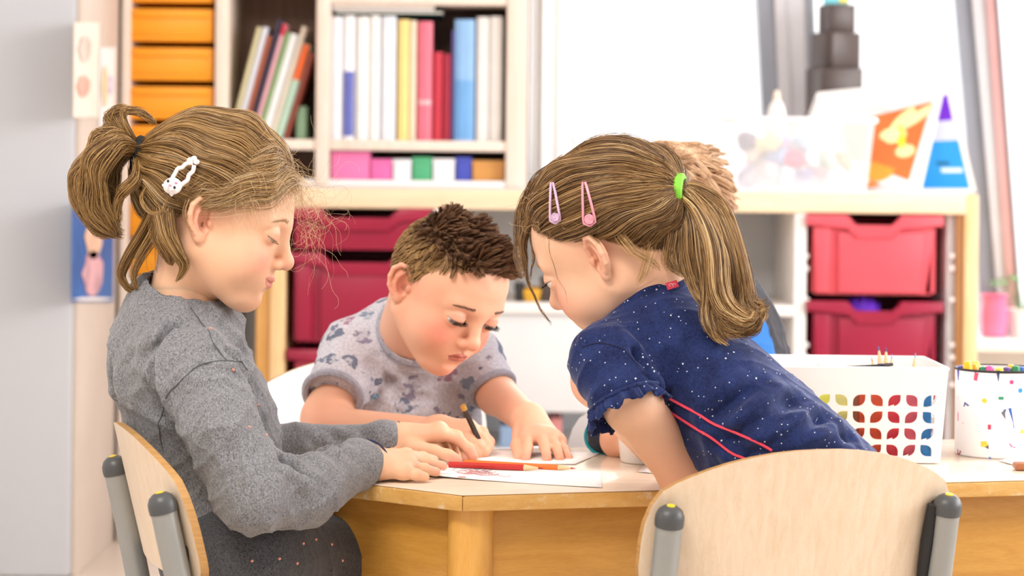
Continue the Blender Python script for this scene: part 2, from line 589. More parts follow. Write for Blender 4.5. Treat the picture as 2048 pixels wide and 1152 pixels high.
def tray(x0, x1, ytop, ybot, Y, label, mat=None, fr=(0.31, 0.68)):
    """storage tray with a notched lip; x0..x1, ytop..ybot are the lip and foot in the photo"""
    mat = mat or M_red
    a, c = P(x0, ytop, Y), P(x1, ytop, Y)
    w = c.x - a.x
    zt = P((x0 + x1) / 2, ytop, Y).z
    zb = P((x0 + x1) / 2, ybot, Y).z
    h = zt - zb
    o = empty('storage_tray', (a.x + w / 2, Y + 0.2, zb))
    tag(o, label, 'tray', 'crimson storage trays')
    X = lambda f: a.x + w * f
    nd = min(0.027, h * 0.3)
    l0, l1 = fr
    top = [(X(0), zt), (X(l0 - .02), zt), (X(l0), zt - 0.003), (X(l0 + .05), zt - nd), (X(l1 - .05), zt - nd), (X(l1), zt - 0.003), (X(l1 + .02), zt), (X(1), zt)]
    lipt = 0.026
    lip = top + [(x, z - lipt) for x, z in top[::-1]]
    wpart(MB().prism(lip, 0, 0.024, Mxz(Y + 0.024), 0.004), 'lip', mat, o)
    bw = 0.05
    fp = [(X(bw), zt - 0.01), (X(l0 - .01), zt - 0.01), (X(l0 + .05), zt - nd - .008), (X(l1 - .05), zt - nd - .008), (X(l1 + .01), zt - .01), (X(1 - bw), zt - .01), (X(1 - bw - .075), zb), (X(bw + .02), zb)]
    wpart(MB().prism(fp, 0, 0.006, Mxz(Y + 0.022), 0.001), 'front_panel', mat, o)
    # proud centre panel and the narrow side panel left of the groove
    cp = [(X(.235), zt - nd - .012), (X(.86), zt - nd - .012), (X(.845), zb + .004), (X(.235), zb + .004)]
    if h > 0.1:
        wpart(MB().prism(cp, 0, 0.012, Mxz(Y + 0.018), 0.004), 'raised_panel', mat, o)
        sp = [(X(.055), zt - lipt - .002), (X(.175), zt - lipt - .002), (X(.175), zb + .004), (X(.075), zb + .004)]
        wpart(MB().prism(sp, 0, 0.012, Mxz(Y + 0.018), 0.003), 'side_panel', mat, o)
    body = MB()
    for f0, f1 in ((bw, bw + .02), (1 - bw - .03, 1 - bw)):
        body.box((X(f0), Y + 0.02, zb), (X(f1), Y + 0.40, zt - .012))
    body.box((X(bw), Y + 0.02, zb), (X(1 - bw), Y + 0.40, zb + .004))
    body.box((X(bw), Y + 0.396, zb), (X(1 - bw), Y + 0.40, zt - .012))
    for f0, f1 in ((0, bw + .02), (1 - bw - .02, 1)):
        body.box((X(f0), Y + 0.02, zt - .016), (X(f1), Y + 0.41, zt - .008))
    wpart(body, 'bin', mat, o)
    return o


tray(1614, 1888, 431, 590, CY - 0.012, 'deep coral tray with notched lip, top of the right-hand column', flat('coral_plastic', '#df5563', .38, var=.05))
tray(1614, 1888, 603, 762, CY - 0.010, 'crimson tray with purple cloth inside, below the top right tray')
tray(1614, 1888, 775, 930, CY - 0.010, 'crimson tray lowest in the right column, behind the white basket')
tray(573, 864, 416, 500, CY - 0.006, 'shallow crimson tray directly under the cabinet top behind the boy', fr=(.24, .76))
tray(573, 864, 506, 686, CY - 0.006, 'deep crimson tray in the middle of the left column', fr=(.25, .75))
tray(573, 864, 700, 788, CY - 0.006, 'shallow crimson tray beside the grey T-shirt sleeve, third from top', fr=(.25, .75))
tray(573, 864, 800, 965, CY - 0.006, 'crimson tray lowest in the left column, behind the boy and his chair', fr=(.25, .75))
m = flat('purple_cloth', '#6a2bd0', 0.8, var=0.2, nscale=30)
p = P(1722, 622, CY + 0.06)
mb = MB().blob((p.x, p.y, p.z), (0.045, 0.04, 0.03), 20)
for v in mb.bm.verts:
    v.co += Vector((0, 0, 0.006 * math.sin(v.co.x * 300) + 0.005 * math.sin(v.co.y * 400)))
tag(mb.build('purple_cloth', m), 'crumpled purple cloth in the second tray on the right', 'cloth')

# things on the open shelf between the faces
for k, (px0, px1, y0, colr, nm, lb) in enumerate(((1030, 1048, 572, '#2a2624', 'black_box', 'small black box on the open shelf left of the leaning girl'),
                                               (1048, 1080, 580, '#e0a92c', 'yellow_box', 'yellow box on the open shelf between boy and leaning girl'),
                                               (1082, 1130, 560, '#4b3d35', 'brown_box', 'dark brown box on the open shelf behind the leaning face'),
                                               (1140, 1200, 556, '#7c7a78', 'grey_box', 'grey box on the open shelf hidden behind the leaning girl'))):
    lo, hi = bbox_px(px0, y0, px1, 606, CY + 0.05, 0.15)
    lo = (lo[0], lo[1], P(1075, 606, CY).z)
    o = MB().box(lo, hi, 0.004).build(nm, flat(nm + '_card', colr, 0.6))
    tag(o, lb, 'box')
    MB().box((lo[0] - .002, lo[1] - .002, hi[2] - .012), (hi[0] + .002, hi[1] + .002, hi[2] + .002), 0.002).build('lid', flat(nm + '_card', colr, 0.6), o)
for k, (px0, px1, y0, colr, nm, lb) in enumerate(((1000, 1052, 852, '#8fa9cc', 'blue_folder', 'pale blue folder on the bottom shelf behind the pencil'),
                                               (1056, 1098, 846, '#dfe3e8', 'white_folder', 'white folder on the bottom shelf beside the blue one'),
                                               (1100, 1124, 836, '#d98c8c', 'pink_folder', 'dusty pink folder on the bottom shelf near the white chair'))):
    lo, hi = bbox_px(px0, y0, px1, 902, CY + 0.06, 0.22)
    lo = (lo[0], lo[1], P(1075, 902, CY).z)
    o = MB().box(lo, hi, 0.003).build(nm, flat(nm + '_card', colr, 0.6))
    tag(o, lb, 'folder')

# ------------------------------------------------------------------ bookcase on the cabinet
bc = empty('bookcase', (P(745, 300, BY).x, BY + 0.15, ctz))
tag(bc, 'maple bookcase with leaning picture books and white binders on the cabinet', 'bookcase')
for px0, px1 in ((631, 659), (1012, 1054)):
    lo, hi = bbox_px(px0, 100, px1, 300, BY, 0.30)
    wpart(MB().box((lo[0], lo[1], ctz + .001), (hi[0], hi[1], 1.7), 0.004), 'side_panel', M_maple_v, bc)
bl, bm_, br = P(455, 200, BY).x, P(631, 200, BY).x, P(1012, 200, BY).x
bm2 = P(659, 200, BY).x
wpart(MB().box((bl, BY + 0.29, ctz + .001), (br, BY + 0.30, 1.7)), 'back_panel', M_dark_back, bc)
zs = P(840, 281, BY).z
zs2 = P(840, 302, BY).z
wpart(MB().box((bm2, BY + 0.004, zs2), (br, BY + 0.29, zs), 0.003), 'shelf', M_maple_v, bc)
wpart(MB().box((bl, BY + 0.004, zs2), (bm_, BY + 0.29, zs), 0.003), 'shelf', M_maple_v, bc)
zt = P(840, 9, BY).z
wpart(MB().box((bm2, BY + 0.004, zt), (br, BY + 0.29, zt + .022), 0.003), 'shelf', M_maple_v, bc)
wpart(MB().box((bl, BY + 0.004, zt + .045), (bm_, BY + 0.29, zt + .067), 0.003), 'shelf', M_maple_v, bc)
zb0 = P(840, 361, BY).z
wpart(MB().box((bl, BY + 0.004, ctz + .001), (br, BY + 0.29, max(ctz + .003, zb0)), 0.001), 'bottom_panel', M_white_lam, bc)
zb0 = max(ctz + .003, zb0)

M_pages = flat('book_pages', '#f3eee4', 0.9, var=0.04, nscale=60)


def book(px0, px1, ytop, z0, colr, label, group, name='book', lean=0.0, depth=0.22, Y=None, band=None, plain_h=None):
    """upright book: spine to the camera. lean in radians (top to the right)"""
    Y = Y or BY + 0.03
    a, c = P(px0, 150, Y), P(px1, 150, Y)
    w = c.x - a.x
    h = plain_h or (P((px0 + px1) / 2, ytop, Y).z - z0)
    m = flat('cover_' + colr, '#' + colr, 0.5, var=0.05, nscale=20)
    mb = MB()
    tck = min(0.0025, w * 0.15)
    poly = [(0, 0.006), (0.3 * w, 0), (0.7 * w, 0), (w, 0.006), (w, depth), (w - tck, depth), (w - tck, 0.009), (0.65 * w, 0.004), (0.35 * w, 0.004), (tck, 0.009), (tck, depth), (0, depth)]
    mb.prism(poly, 0, h)
    o = mb.build(name, m, smooth=False)
    tag(o, label, 'book' if name == 'book' else name.split('_')[-1], group)
    MB().prism([(tck, 0.009), (0.35 * w, 0.0045), (0.65 * w, 0.0045), (w - tck, 0.009), (w - tck, depth - .004), (tck, depth - .004)], 0.003, h - 0.003).build('pages', M_pages, o, smooth=False)
    if band:
        (f0, f1, bc_) = band
        MB().prism([(0.05 * w, 0.0045), (0.3 * w, -0.0008), (0.7 * w, -0.0008), (0.95 * w, 0.0045), (0.95 * w, .0055), (.05 * w, .0055)], h * f0, h * f1).build('spine_label', flat('label_' + bc_, '#' + bc_, 0.5), o, smooth=False)
    o.location = (a.x, Y, z0 + w * math.sin(lean))
    o.rotation_euler = (0, lean, 0)
    return o


G1 = 'binders and books standing on the upper bookcase shelf'
for (a0, a1, yt, colr, lb, bd, nm) in (
        (661, 684, 33, 'e9eaf2', 'pale grey binder at the left end of the upper shelf', None, 'binder'),
        (686, 709, 31, 'f1f1f6', 'white binder with a blue lower spine label', (0.03, 0.55, '5f68b8'), 'binder'),
        (712, 737, 33, 'f4f3f2', 'plain white binder right of the blue-labelled one', None, 'binder'),
        (739, 759, 31, 'f7f5f3', 'plain white narrow binder, third white spine along the shelf', None, 'binder'),
        (762, 791, 32, 'e6ecf8', 'ice blue binder left of the yellow book', (0.75, 0.9, 'f3f3f8'), 'binder'),
        (795, 818, 39, 'f3d98c', 'soft yellow book on the upper shelf', None, 'book'),
        (819, 832, 41, 'f2e2c8', 'thin cream book between the yellow and the pink books', None, 'book'),
        (835, 864, 43, 'e8748a', 'wide pink book with pale spine lines', (0.3, 0.34, 'f3b8c0'), 'book'),
        (866, 885, 104, 'c62f45', 'short dark red book beside the wide pink book', None, 'book'),
        (886, 902, 108, 'a82840', 'short wine red book left of the blue binder', None, 'book'),
        (903, 907, 60, '6a5a98', 'very thin purple book beside the blue binder', None, 'book'),
        (909, 949, 39, '8fbcec', 'wide sky blue binder on the upper shelf', (0.02, 0.5, '6fa9e4'), 'binder'),
        (953, 978, 34, 'f3f0ee', 'white binder right of the sky blue one', None, 'binder'),
        (980, 1004, 33, 'f5f3f0', 'white binder at the right end of the upper shelf', None, 'binder')):
    book(a0, a1, yt, zs + 0.0005, colr, lb, G1, nm, band=bd)
# white slip in front of the short red books
# two albums lying on the tops of the binders
topz = P(760, 30, BY + 0.03).z + 0.003
for k, (a0, a1, y0, y1, colr, lb) in enumerate(((668, 884, 23, 29, '1f5a5a', 'dark green album lying across the tops of the binders'), (664, 868, 5, 22, 'd9d2dc', 'pale lilac album lying on the dark green album'))):
    lo, hi = bbox_px(a0, y0, a1, y1, BY + 0.03, 0.2)
    hz = hi[2] - lo[2]
    z0 = topz if k == 0 else topz + zprev
    zprev = hz + 0.0005
    o = MB().box((lo[0], lo[1], z0), (hi[0], hi[1], z0 + hz), 0.002).build('album', flat('cover_' + colr, '#' + colr, .5))
    tag(o, lb, 'album')
    MB().box((lo[0] + .004, lo[1] - .001, z0 + hz * .25), (hi[0] + .001, hi[1] - .004, z0 + hz * .75)).build('pages', M_pages, o, smooth=False)
G2 = 'boxes in the lower bookcase bay'
for (a0, a1, y0, colr, lb, nm) in (
        (663, 739, 303, 'f07cb4', 'pink card box at the left of the lower bay', 'card_box'),
        (742, 783, 319, 'ee6fb2', 'magenta box with rounded edge in the lower bay', 'card_box'),
        (786, 822, 319, 'eef0f6', 'white box left of the green box', 'card_box'),
        (825, 863, 315, '4fae7c', 'green box in the lower bay', 'card_box'),
        (866, 909, 318, 'f0eff4', 'white box right of the green box', 'card_box'),
        (912, 942, 315, '4350b8', 'royal blue box in the lower bay', 'card_box'),
        (945, 1008, 322, 'd79a52', 'tan wooden box at the right of the lower bay', 'wooden_box')):
    lo, hi = bbox_px(a0, y0, a1, 360, BY + 0.03, 0.2)
    lo = (lo[0], lo[1], zb0 + 0.0005)
    m = flat('card_' + colr, '#' + colr, 0.5, var=0.05)
    o = MB().box(lo, (hi[0], hi[1], hi[2]), 0.002).build(nm, m)
    tag(o, lb, 'box', G2)
    MB().box((lo[0] - .001, lo[1] - .0015, hi[2] - .012), (hi[0] + .001, hi[1], hi[2] + .001), 0.001).build('lid', m, o)
# leaning picture books, left bay
G3 = 'picture books leaning in the left bookcase bay'
lean = math.radians(15.5)
curx = 457.5
for k, (px0, wpx, h, colr, lb, nb) in enumerate((
        (440, 13, 0.275, 'd8d0a8', 'olive cream book leftmost of the leaning books', None),
        (452, 16, 0.275, 'dfe3ee', 'pale blue white book second from left of the leaning books', None),
        (467, 12, 0.255, 'b8664a', 'rust brown book among the leaning books', None),
        (478, 13, 0.295, '34344c', 'dark navy book, tallest of the leaning books', None),
        (493, 13, 0.285, 'f0b8c4', 'pale pink leaning book with a red top', (0.9, 0.995, 'd8304c')),
        (507, 9, 0.265, '8fb878', 'thin green leaning book right of the pink one', None),
        (516, 22, 0.26, 'eff1f3', 'wide white leaning picture book', None),
        (538, 14, 0.28, 'e8dccb', 'cream leaning book right of the wide white one', None),
        (556, 22, 0.235, 'bcdcc8', 'mint green leaning book with an orange top', (0.62, 0.995, 'f06a2a')),
        (583, 13, 0.215, '9a4a3c', 'brick red leaning book at the right of the bay', None))):
    Z = zs + 0.0005
    px0, wpx = curx, wpx * .74
    curx += wpx / math.cos(lean * (0.9 + 0.02 * k)) + .8
    book(px0, px0 + wpx, 0, Z + 0.0, colr, lb, G3, lean=lean * (0.9 + 0.02 * k), plain_h=h * 0.99, band=nb, depth=.2)
lo, hi = bbox_px(592, 212, 612, 281, BY + .06, 0.15)
o = MB().box((lo[0], lo[1], zs + .0005), hi, 0.004).build('green_box', flat('mint_card', '#a8d4b0', .6))
tag(o, 'small mint green box in the left bay corner beside the upright', 'box')

# ------------------------------------------------------------------ on the cabinet at the right
# stack of brown wooden cubes
M_cube = wood('brown_cube_paint', '#33231f', '#453029', (4, 4, 4), 0.4)
tz_ = ctz
zz = ctz
cuts = (410, 312, 225, 137, 66, 10)
for k in range(5):
    y1, y0 = cuts[k], cuts[k + 1]
    Yc = CY + 0.415
    s = (P(1665, y0, Yc).z - zz)
    cx = P((1670, 1668, 1668, 1670, 1672)[k], 200, Yc).x
    o = MB().box((-s / 2, -s / 2, 0), (s / 2, s / 2, s), 0.003).build('wooden_cube', M_cube, loc=(cx, Yc, zz), smooth=True)
    o.rotation_euler.z = math.radians((20, 24, 14, 30, 18)[k])
    tag(o, ('largest brown wooden cube at the foot of the cube tower', 'second brown cube from the bottom of the tower, mostly behind the tent stand',
            'third brown cube of the tower, just above the tent stand', 'fourth brown cube of the tower, turned to show its lit side', 'smallest brown wooden cube on top of the tower')[k], 'cube', 'brown cubes stacked in a tower')
    zz += s + 0.0003
p = P(1672, 5, CY + .415)
o = MB().box((p.x - .03, p.y - .02, zz), (p.x + .03, p.y + .02, zz + .02), .004).build('toy_block', flat('cyan_paint', '#7fd6e4', .4))
tag(o, 'small cyan and yellow toy block on top of the cube tower', 'block')
MB().box((p.x + .005, p.y - .022, zz + .004), (p.x + .028, p.y - .018, zz + .018), .002).build('yellow_face', flat('yellow_paint', '#f0e060', .4), o)

# tent-shaped display stand
Ys = CY + 0.17
TL, TR = P(1634, 185, Ys + .11), P(1893, 160, Ys + .09)
BL, BR = P(1560, 374, Ys + .07), P(1842, 380, Ys + 0.01)
BL.z = BR.z = ctz + 0.004
RB = P(1952, 370, Ys + .25)
RB.z = ctz + 0.004
st = empty('display_stand', ((BL.x + BR.x) / 2, Ys + .12, ctz))
tag(st, 'white tent-shaped picture stand on the cabinet beside the window', 'stand')


def slab(mb, quad, th, mi=0):
    q = [Vector(v) for v in quad]
    n = (q[1] - q[0]).cross(q[3] - q[0]).normalized() * th
    f = [mb.bm.verts.new(v) for v in q]
    g = [mb.bm.verts.new(v + n) for v in q]
    fs = [mb.bm.faces.new(f), mb.bm.faces.new(g[::-1])]
    for i in range(4):
        fs.append(mb.bm.faces.new((f[i], g[i], g[(i + 1) % 4], f[(i + 1) % 4])))
    for x in fs:
        x.material_index = mi
    return mb


def quadpt(q, u, v):
    return (q[0] * (1 - u) + q[1] * u) * (1 - v) + (q[3] * (1 - u) + q[2] * u) * v


Fq = [BL, BR, TR, TL]
wpart(slab(MB(), Fq, -0.008), 'front_board', M_white_lam, st, smooth=False)
fn = (Fq[1] - Fq[0]).cross(Fq[3] - Fq[0]).normalized()
if fn.y > 0:
    fn = -fn


def patch(q, uv, off, mat, name, parent, th=0.0006):
    n = (q[1] - q[0]).cross(q[3] - q[0]).normalized()
    if n.y > 0:
        n = -n
    mb = MB()
    vs = [mb.bm.verts.new(quadpt(q, u, v) + n * off) for u, v in uv]
    mb.bm.faces.new(vs)
    r = bmesh.ops.extrude_face_region(mb.bm, geom=mb.bm.faces[:])
    bmesh.ops.translate(mb.bm, vec=n * -th, verts=[v for v in r['geom'] if isinstance(v, bmesh.types.BMVert)])
    return wpart(mb, name, mat, parent, smooth=False)


def oval(cu, cv, ru, rv, n=16, tilt=0.0):
    return [(cu + ru * math.cos(6.2832 * k / n) * math.cos(tilt) - rv * math.sin(6.2832 * k / n) * math.sin(tilt),
             cv + ru * math.cos(6.2832 * k / n) * math.sin(tilt) + rv * math.sin(6.2832 * k / n) * math.cos(tilt)) for k in range(n)]


patch(Fq, [(.04, .04), (.96, .04), (.96, .94), (.04, .94)], .010, flat('poster_white', '#ebe7e6', .6), 'poster', st)
patch(Fq, [(.42, .30), (.90, .08), (.93, .80), (.36, .66), (.30, .60)], .0112, flat('poster_orange', '#f4692a', .6, var=.06), 'orange_field', st)
for uv, c_, nm in ((oval(.74, .63, .055, .14, tilt=-.5), 'f0e6a0', 'pale_petal'), (oval(.84, .66, .045, .15, tilt=-.8), 'f0e3a8', 'pale_petal'), (oval(.70, .50, .10, .075), 'efe6a6', 'pale_petal'),
                   (oval(.60, .36, .09, .08), 'e9d77c', 'pale_petal'), (oval(.76, .49, .03, .12, tilt=.3), 'f2dc28', 'yellow_band'), (oval(.67, .17, .11, .10), 'f0932a', 'amber_disc'), (oval(.60, .04, .10, .03), 'c9741c', 'amber_disc'),
                   (oval(.82, .35, .07, .06), 'eadfa0', 'pale_petal')):
    patch(Fq, uv, .0125, flat('poster_' + c_, '#' + c_, .6), nm, st)
for v0 in (.83, .76):
    patch(Fq, [(.12, v0), (.62, v0), (.62, v0 + .02), (.12, v0 + .02)], .0112, flat('poster_grey_print', '#c9c6c6', .6), 'printed_line', st)
# rear board, seen past the right edge of the front one
Bq = [P(1700, 374, Ys + .175), P(1952, 372, Ys + .17), P(1899, 158, Ys + .115), P(1640, 184, Ys + .13)]
Bq[0].z = Bq[1].z = ctz + .004
wpart(slab(MB(), Bq, .006), 'back_board', M_white_lam, st, smooth=False)
wpart(slab(MB(), [BL + Vector((0, .0, -.003)), BR + Vector((0, 0, -.003)), Bq[1] + Vector((.0, 0, -.003)), Bq[0] + Vector((0, 0, -.003))], .002), 'base_board', M_white_lam, st, smooth=False)
patch(Bq, [(.45, .02), (.955, .02), (.955, .46), (.45, .46)], .006, flat('side_blue', '#1a98e6', .5), 'blue_panel', st)
patch(Bq, [(.45, .64), (.95, .64), (.955, .87), (.45, .87)], .006, flat('side_purple', '#6a14c8', .5), 'purple_panel', st)
patch(Bq, [(.45, .46), (.955, .46), (.955, .64), (.45, .64)], .006, flat('side_pale', '#cfd4ea', .6), 'pale_panel', st)
patch(Bq, [(.76, .17), (.93, .17), (.93, .21), (.76, .21)], .0075, flat('side_white_print', '#dff0fa', .5), 'printed_line', st)
patch(Bq, [(.74, .24), (.84, .24), (.84, .27), (.74, .27)], .0075, flat('side_teal_print', '#14607f', .5), 'printed_line', st)

# clear plastic tub of bits and pieces
tub = empty('plastic_tub', (P(1600, 300, CY + .15).x, CY + .105, ctz))
tag(tub, 'clear plastic tub of small craft scraps on the cabinet top', 'tub')
pm = bpy.data.materials.new('milky_clear_plastic')
t = NT(pm)
t.color(t.ramp(t.noise(t.coord(), 9, 2), [(0, srgb('#f4f4fa')), (1, srgb('#ffffff'))]))
t.b.inputs['Roughness'].default_value = 0.25
t.b.inputs['Alpha'].default_value = 0.42
tl, trr = P(1447, 300, CY + .05).x, P(1752, 300, CY + .05).x
ttop, tb = P(1600, 240, CY + .05).z, ctz + .001


def tubpt(u, v, inset=0):
    # rounded rectangle running round, v = height
    a = 2 * math.pi * u
    k = 0.90 + 0.10 * v
    sx = math.copysign(abs(math.cos(a)) ** 0.35, math.cos(a))
    sy = math.copysign(abs(math.sin(a)) ** 0.35, math.sin(a))
    return ((tl + trr) / 2 + sx * ((trr - tl) / 2 - inset) * k, CY + .105 + sy * (.085 - inset) * k, tb + inset + (ttop - tb) * v)


wpart(MB().sheet(lambda u, v: tubpt(u, v), 48, 6), 'wall', pm, tub)
wpart(MB().sheet(lambda u, v: tubpt(u, .0, .11 * v), 48, 1), 'bottom', pm, tub)
rim = [tubpt(k / 48, 1.0) for k in range(49)]
wpart(MB().tube(rim, 0.007, 8, False), 'rim', flat('white_rim', '#f5f4f6', .4), tub)
r2 = random.Random(5)
for k, (c_, cn_) in enumerate((('b9b2d6', 'lilac'), ('e9c9cf', 'pale pink'), ('d7dcea', 'ice blue'), ('8f88b8', 'violet grey'), ('c98f9c', 'dusty pink'), ('efe8ee', 'off-white'), ('e7d6c6', 'beige'), ('8fa3cf', 'powder blue'), ('d34f7c', 'raspberry'),
                               ('f4f2f4', 'white'), ('a9c7b4', 'sage green'), ('e8b48c', 'apricot'), ('77728c', 'slate grey'), ('f0d8a0', 'straw yellow'), ('c7a0cc', 'mauve'), ('9ec6e0', 'sky blue'))):
    lay, u = k // 6, (k % 6 + .5 + .5 * (k // 6 % 2)) / 6.5
    s = r2.uniform(.026, .036)
    x = tl + .045 + (trr - tl - .09) * min(u, 1)
    y = CY + .105 + r2.uniform(-.03, .03)
    z = tb + .012 + s * .6 + lay * .040
    mb = MB().blob((0, 0, 0), (s, s * .8, s * .6), 12)
    for vv in mb.bm.verts:
        vv.co *= 1 + .2 * math.sin(vv.co.x * 180 + k) * math.cos(vv.co.z * 200)
    o = mb.build('craft_scrap', flat('scrap_' + c_, '#' + c_, .7), loc=(x, y, z))
    o.rotation_euler = (r2.uniform(0, 1), r2.uniform(0, 1), r2.uniform(0, 3))
    tag(o, 'crumpled %s craft scrap in the %s of the clear tub' % (cn_, ('bottom', 'middle', 'top')[lay]), 'scrap', 'pastel craft scraps in the clear tub')
p = P(1553, 240, CY + .105)
o = MB().blob((0, 0, 0), (.022, .02, .05), 14).build('white_bottle', flat('white_soft_plastic', '#f4f1ee', .4), loc=(p.x, p.y, p.z))
MB().lathe([(.008, .044), (.009, .05), (.006, .066), (.003, .07)], 12).build('nozzle', flat('cream_soft_plastic', '#f3e3cc', .4), o)
tag(o, 'white glue bottle sticking up out of the clear tub', 'bottle')

# window sill: pink vase and a potted plant
p = P(1988, 668, WY - .12)
v = empty('pink_vase', (p.x, p.y, sill_z + .0005))
tag(v, 'translucent pink vase on the windowsill by the cabinet post', 'vase')
vm = flat('pink_glass', '#f07aa6', .15, var=.1)
MB().lathe([(.028, 0), (.030, .004), (.033, .03), (.034, .06), (.029, .09), (.030, .105), (.027, .104), (.026, .09), (.03, .06), (.028, .02), (.02, .008)], 24).build('body', vm, v)
MB().tube([(.034 * math.cos(a / 8 * math.pi), .034 * math.sin(a / 8 * math.pi), .105) for a in range(17)], .003, 8).build('rim', vm, v)
p = P(2046, 668, WY - .10)
pl = empty('potted_plant', (p.x, p.y, sill_z + .0005))
tag(pl, 'small green plant in a white pot on the windowsill', 'plant')
MB().lathe([(.03, 0), (.032, .004), (.04, .06), (.043, .062), (.043, .07), (.038, .07), (.036, .055)], 24).build('pot', M_white_lam, pl)
leafm = flat('leaf_green', '#6f9a62', .5, var=.25, nscale=30)
for k in range(14):
    a, tl_ = k * 2.4, .4 + .05 * (k % 5)
    st0 = Vector((.01 * math.cos(a), .01 * math.sin(a), .065))
    st1 = Vector((math.sin(tl_) * math.cos(a), math.sin(tl_) * math.sin(a), math.cos(tl_))) * (.07 + .006 * (k % 4)) + st0
    MB().tube([st0, (st0 + st1) / 2 + Vector((0, 0, .006)), st1], .0012, 6).build('stem', leafm, pl)
    mb = MB()

    def lf(u, vv, a=a, st1=st1):
        w = .014 * math.sin(math.pi * min(max(vv, 0.02), .98)) * (u - .5) * 2
        return (st1.x + math.cos(a) * vv * .04 - math.sin(a) * w, st1.y + math.sin(a) * vv * .04 + math.cos(a) * w, st1.z + .012 * math.sin(vv * 3) - abs(w) * .3)
    mb.sheet(lf, 4, 6).build('leaf', leafm, pl)

# ------------------------------------------------------------------ table
T = 0.5315
TP = lambda px, py: GP(px, py, T)
A = TP(925, 990)
dR = (TP(1900, 964) - A).normalized()
dL = (TP(722, 966) - A).normalized()
D_ = A + dR * 1.02
B_ = A + dL * 0.52
nrm = Vector((-dR.y, dR.x, 0))
dep = (B_ - A).dot(nrm)
C_ = D_ + nrm * dep - dR * 0.12
top_poly = [A, D_, C_, B_]
M_top = None
m = bpy.data.materials.new('cream_laminate_top')
t = NT(m)
n = t.noise(t.coord('Object', (1.5, 12, 1), (0, 0, .25)), 5, 5, .6)
t.color(t.ramp(n, [(.3, srgb('#ead6c0')), (.7, srgb('#f3e4d2'))]))
t.b.inputs['Roughness'].default_value = .22
t.b.inputs['Coat Weight'].default_value = .3
t.b.inputs['Coat Roughness'].default_value = .12
M_top = m
M_edge = wood('worn_table_edge', '#c9964a', '#dcb06a', (6, 6, 20), .5, extra=(30, .56, '#dec79e'))
M_apron = wood('varnished_apron', '#bb8433', '#d09c48', (2, 2, 14), .35, 4, .3)
M_leg = wood('varnished_leg', '#d99d44', '#ebb762', (14, 14, 1.5), .35, 4, .3)
tab = empty('table', ((A.x + D_.x) / 2, A.y + .3, 0))
tag(tab, 'low wooden school table with cream top and cut corner', 'table')
P2 = lambda poly: [(v.x, v.y) for v in poly]


def inset(poly, d):
    c = sum(poly, Vector()) / len(poly)
    out = []
    n = len(poly)
    for i in range(n):
        p0, p1, p2 = poly[i - 1], poly[i], poly[(i + 1) % n]
        e1, e2 = (p1 - p0).normalized(), (p2 - p1).normalized()
        n1, n2 = Vector((-e1.y, e1.x, 0)), Vector((-e2.y, e2.x, 0))
        bis = (n1 + n2).normalized()
        out.append(p1 + bis * d / max(.3, bis.dot(n1)))
    return out


wpart(MB().prism(P2(inset(top_poly, .002)), T - .0185, T - .0022, bev=.002), 'core_board', M_edge, tab)
wpart(MB().prism(P2(inset(top_poly, .0032)), T - .0022, T - .0014), 'glue_line', flat('dark_glue_line', '#4a3320', .7), tab, smooth=False)
wpart(MB().prism(P2(inset(top_poly, .0026)), T - .0014, T, bev=.0004), 'tabletop', M_top, tab)
# edge strips, mitred at the corners
op, ip = top_poly, inset(top_poly, .012)
for i in range(4):
    j = (i + 1) % 4
    wpart(MB().prism(P2([op[i].lerp(op[j], .0008), op[j].lerp(op[i], .0008), ip[j], ip[i]]), T - .019, T - .0018, bev=.0018), 'edge_strip', M_edge, tab)
apo = inset(top_poly, .030)
api = inset(top_poly, .050)
for i in range(4):
    j = (i + 1) % 4
    wpart(MB().prism(P2([apo[i], apo[j], api[j], api[i]]), T - .135, T - .0195, bev=.0015), 'apron', M_apron, tab)
lego = inset(top_poly, .040)
for i in range(4):
    mb = MB()
    c = lego[i]
    r = .026
    pts = [(c.x + r * math.cos(6.2832 * k / 20), c.y + r * math.sin(6.2832 * k / 20)) for k in range(20)]
    mb.prism(pts, 0.002, T - .0195)
    wpart(mb, 'leg', M_leg, tab, angle=60)

# ------------------------------------------------------------------ chairs
M_ply = wood('birch_ply_face', '#dfc6a8', '#ecd9c2', (22, 22, 1.0), .4, 5, .2)
M_plye = wood('ply_edge', '#a87c46', '#c79a5e', (3, 3, 60), .6)
M_steel = flat('grey_lacquered_steel', '#9a9c9a', .35, .3, var=.03)
M_cap = flat('charcoal_cap', '#4b4d50', .4, var=.05)
M_dot = flat('yellow_stud', '#e8cc2a', .4)


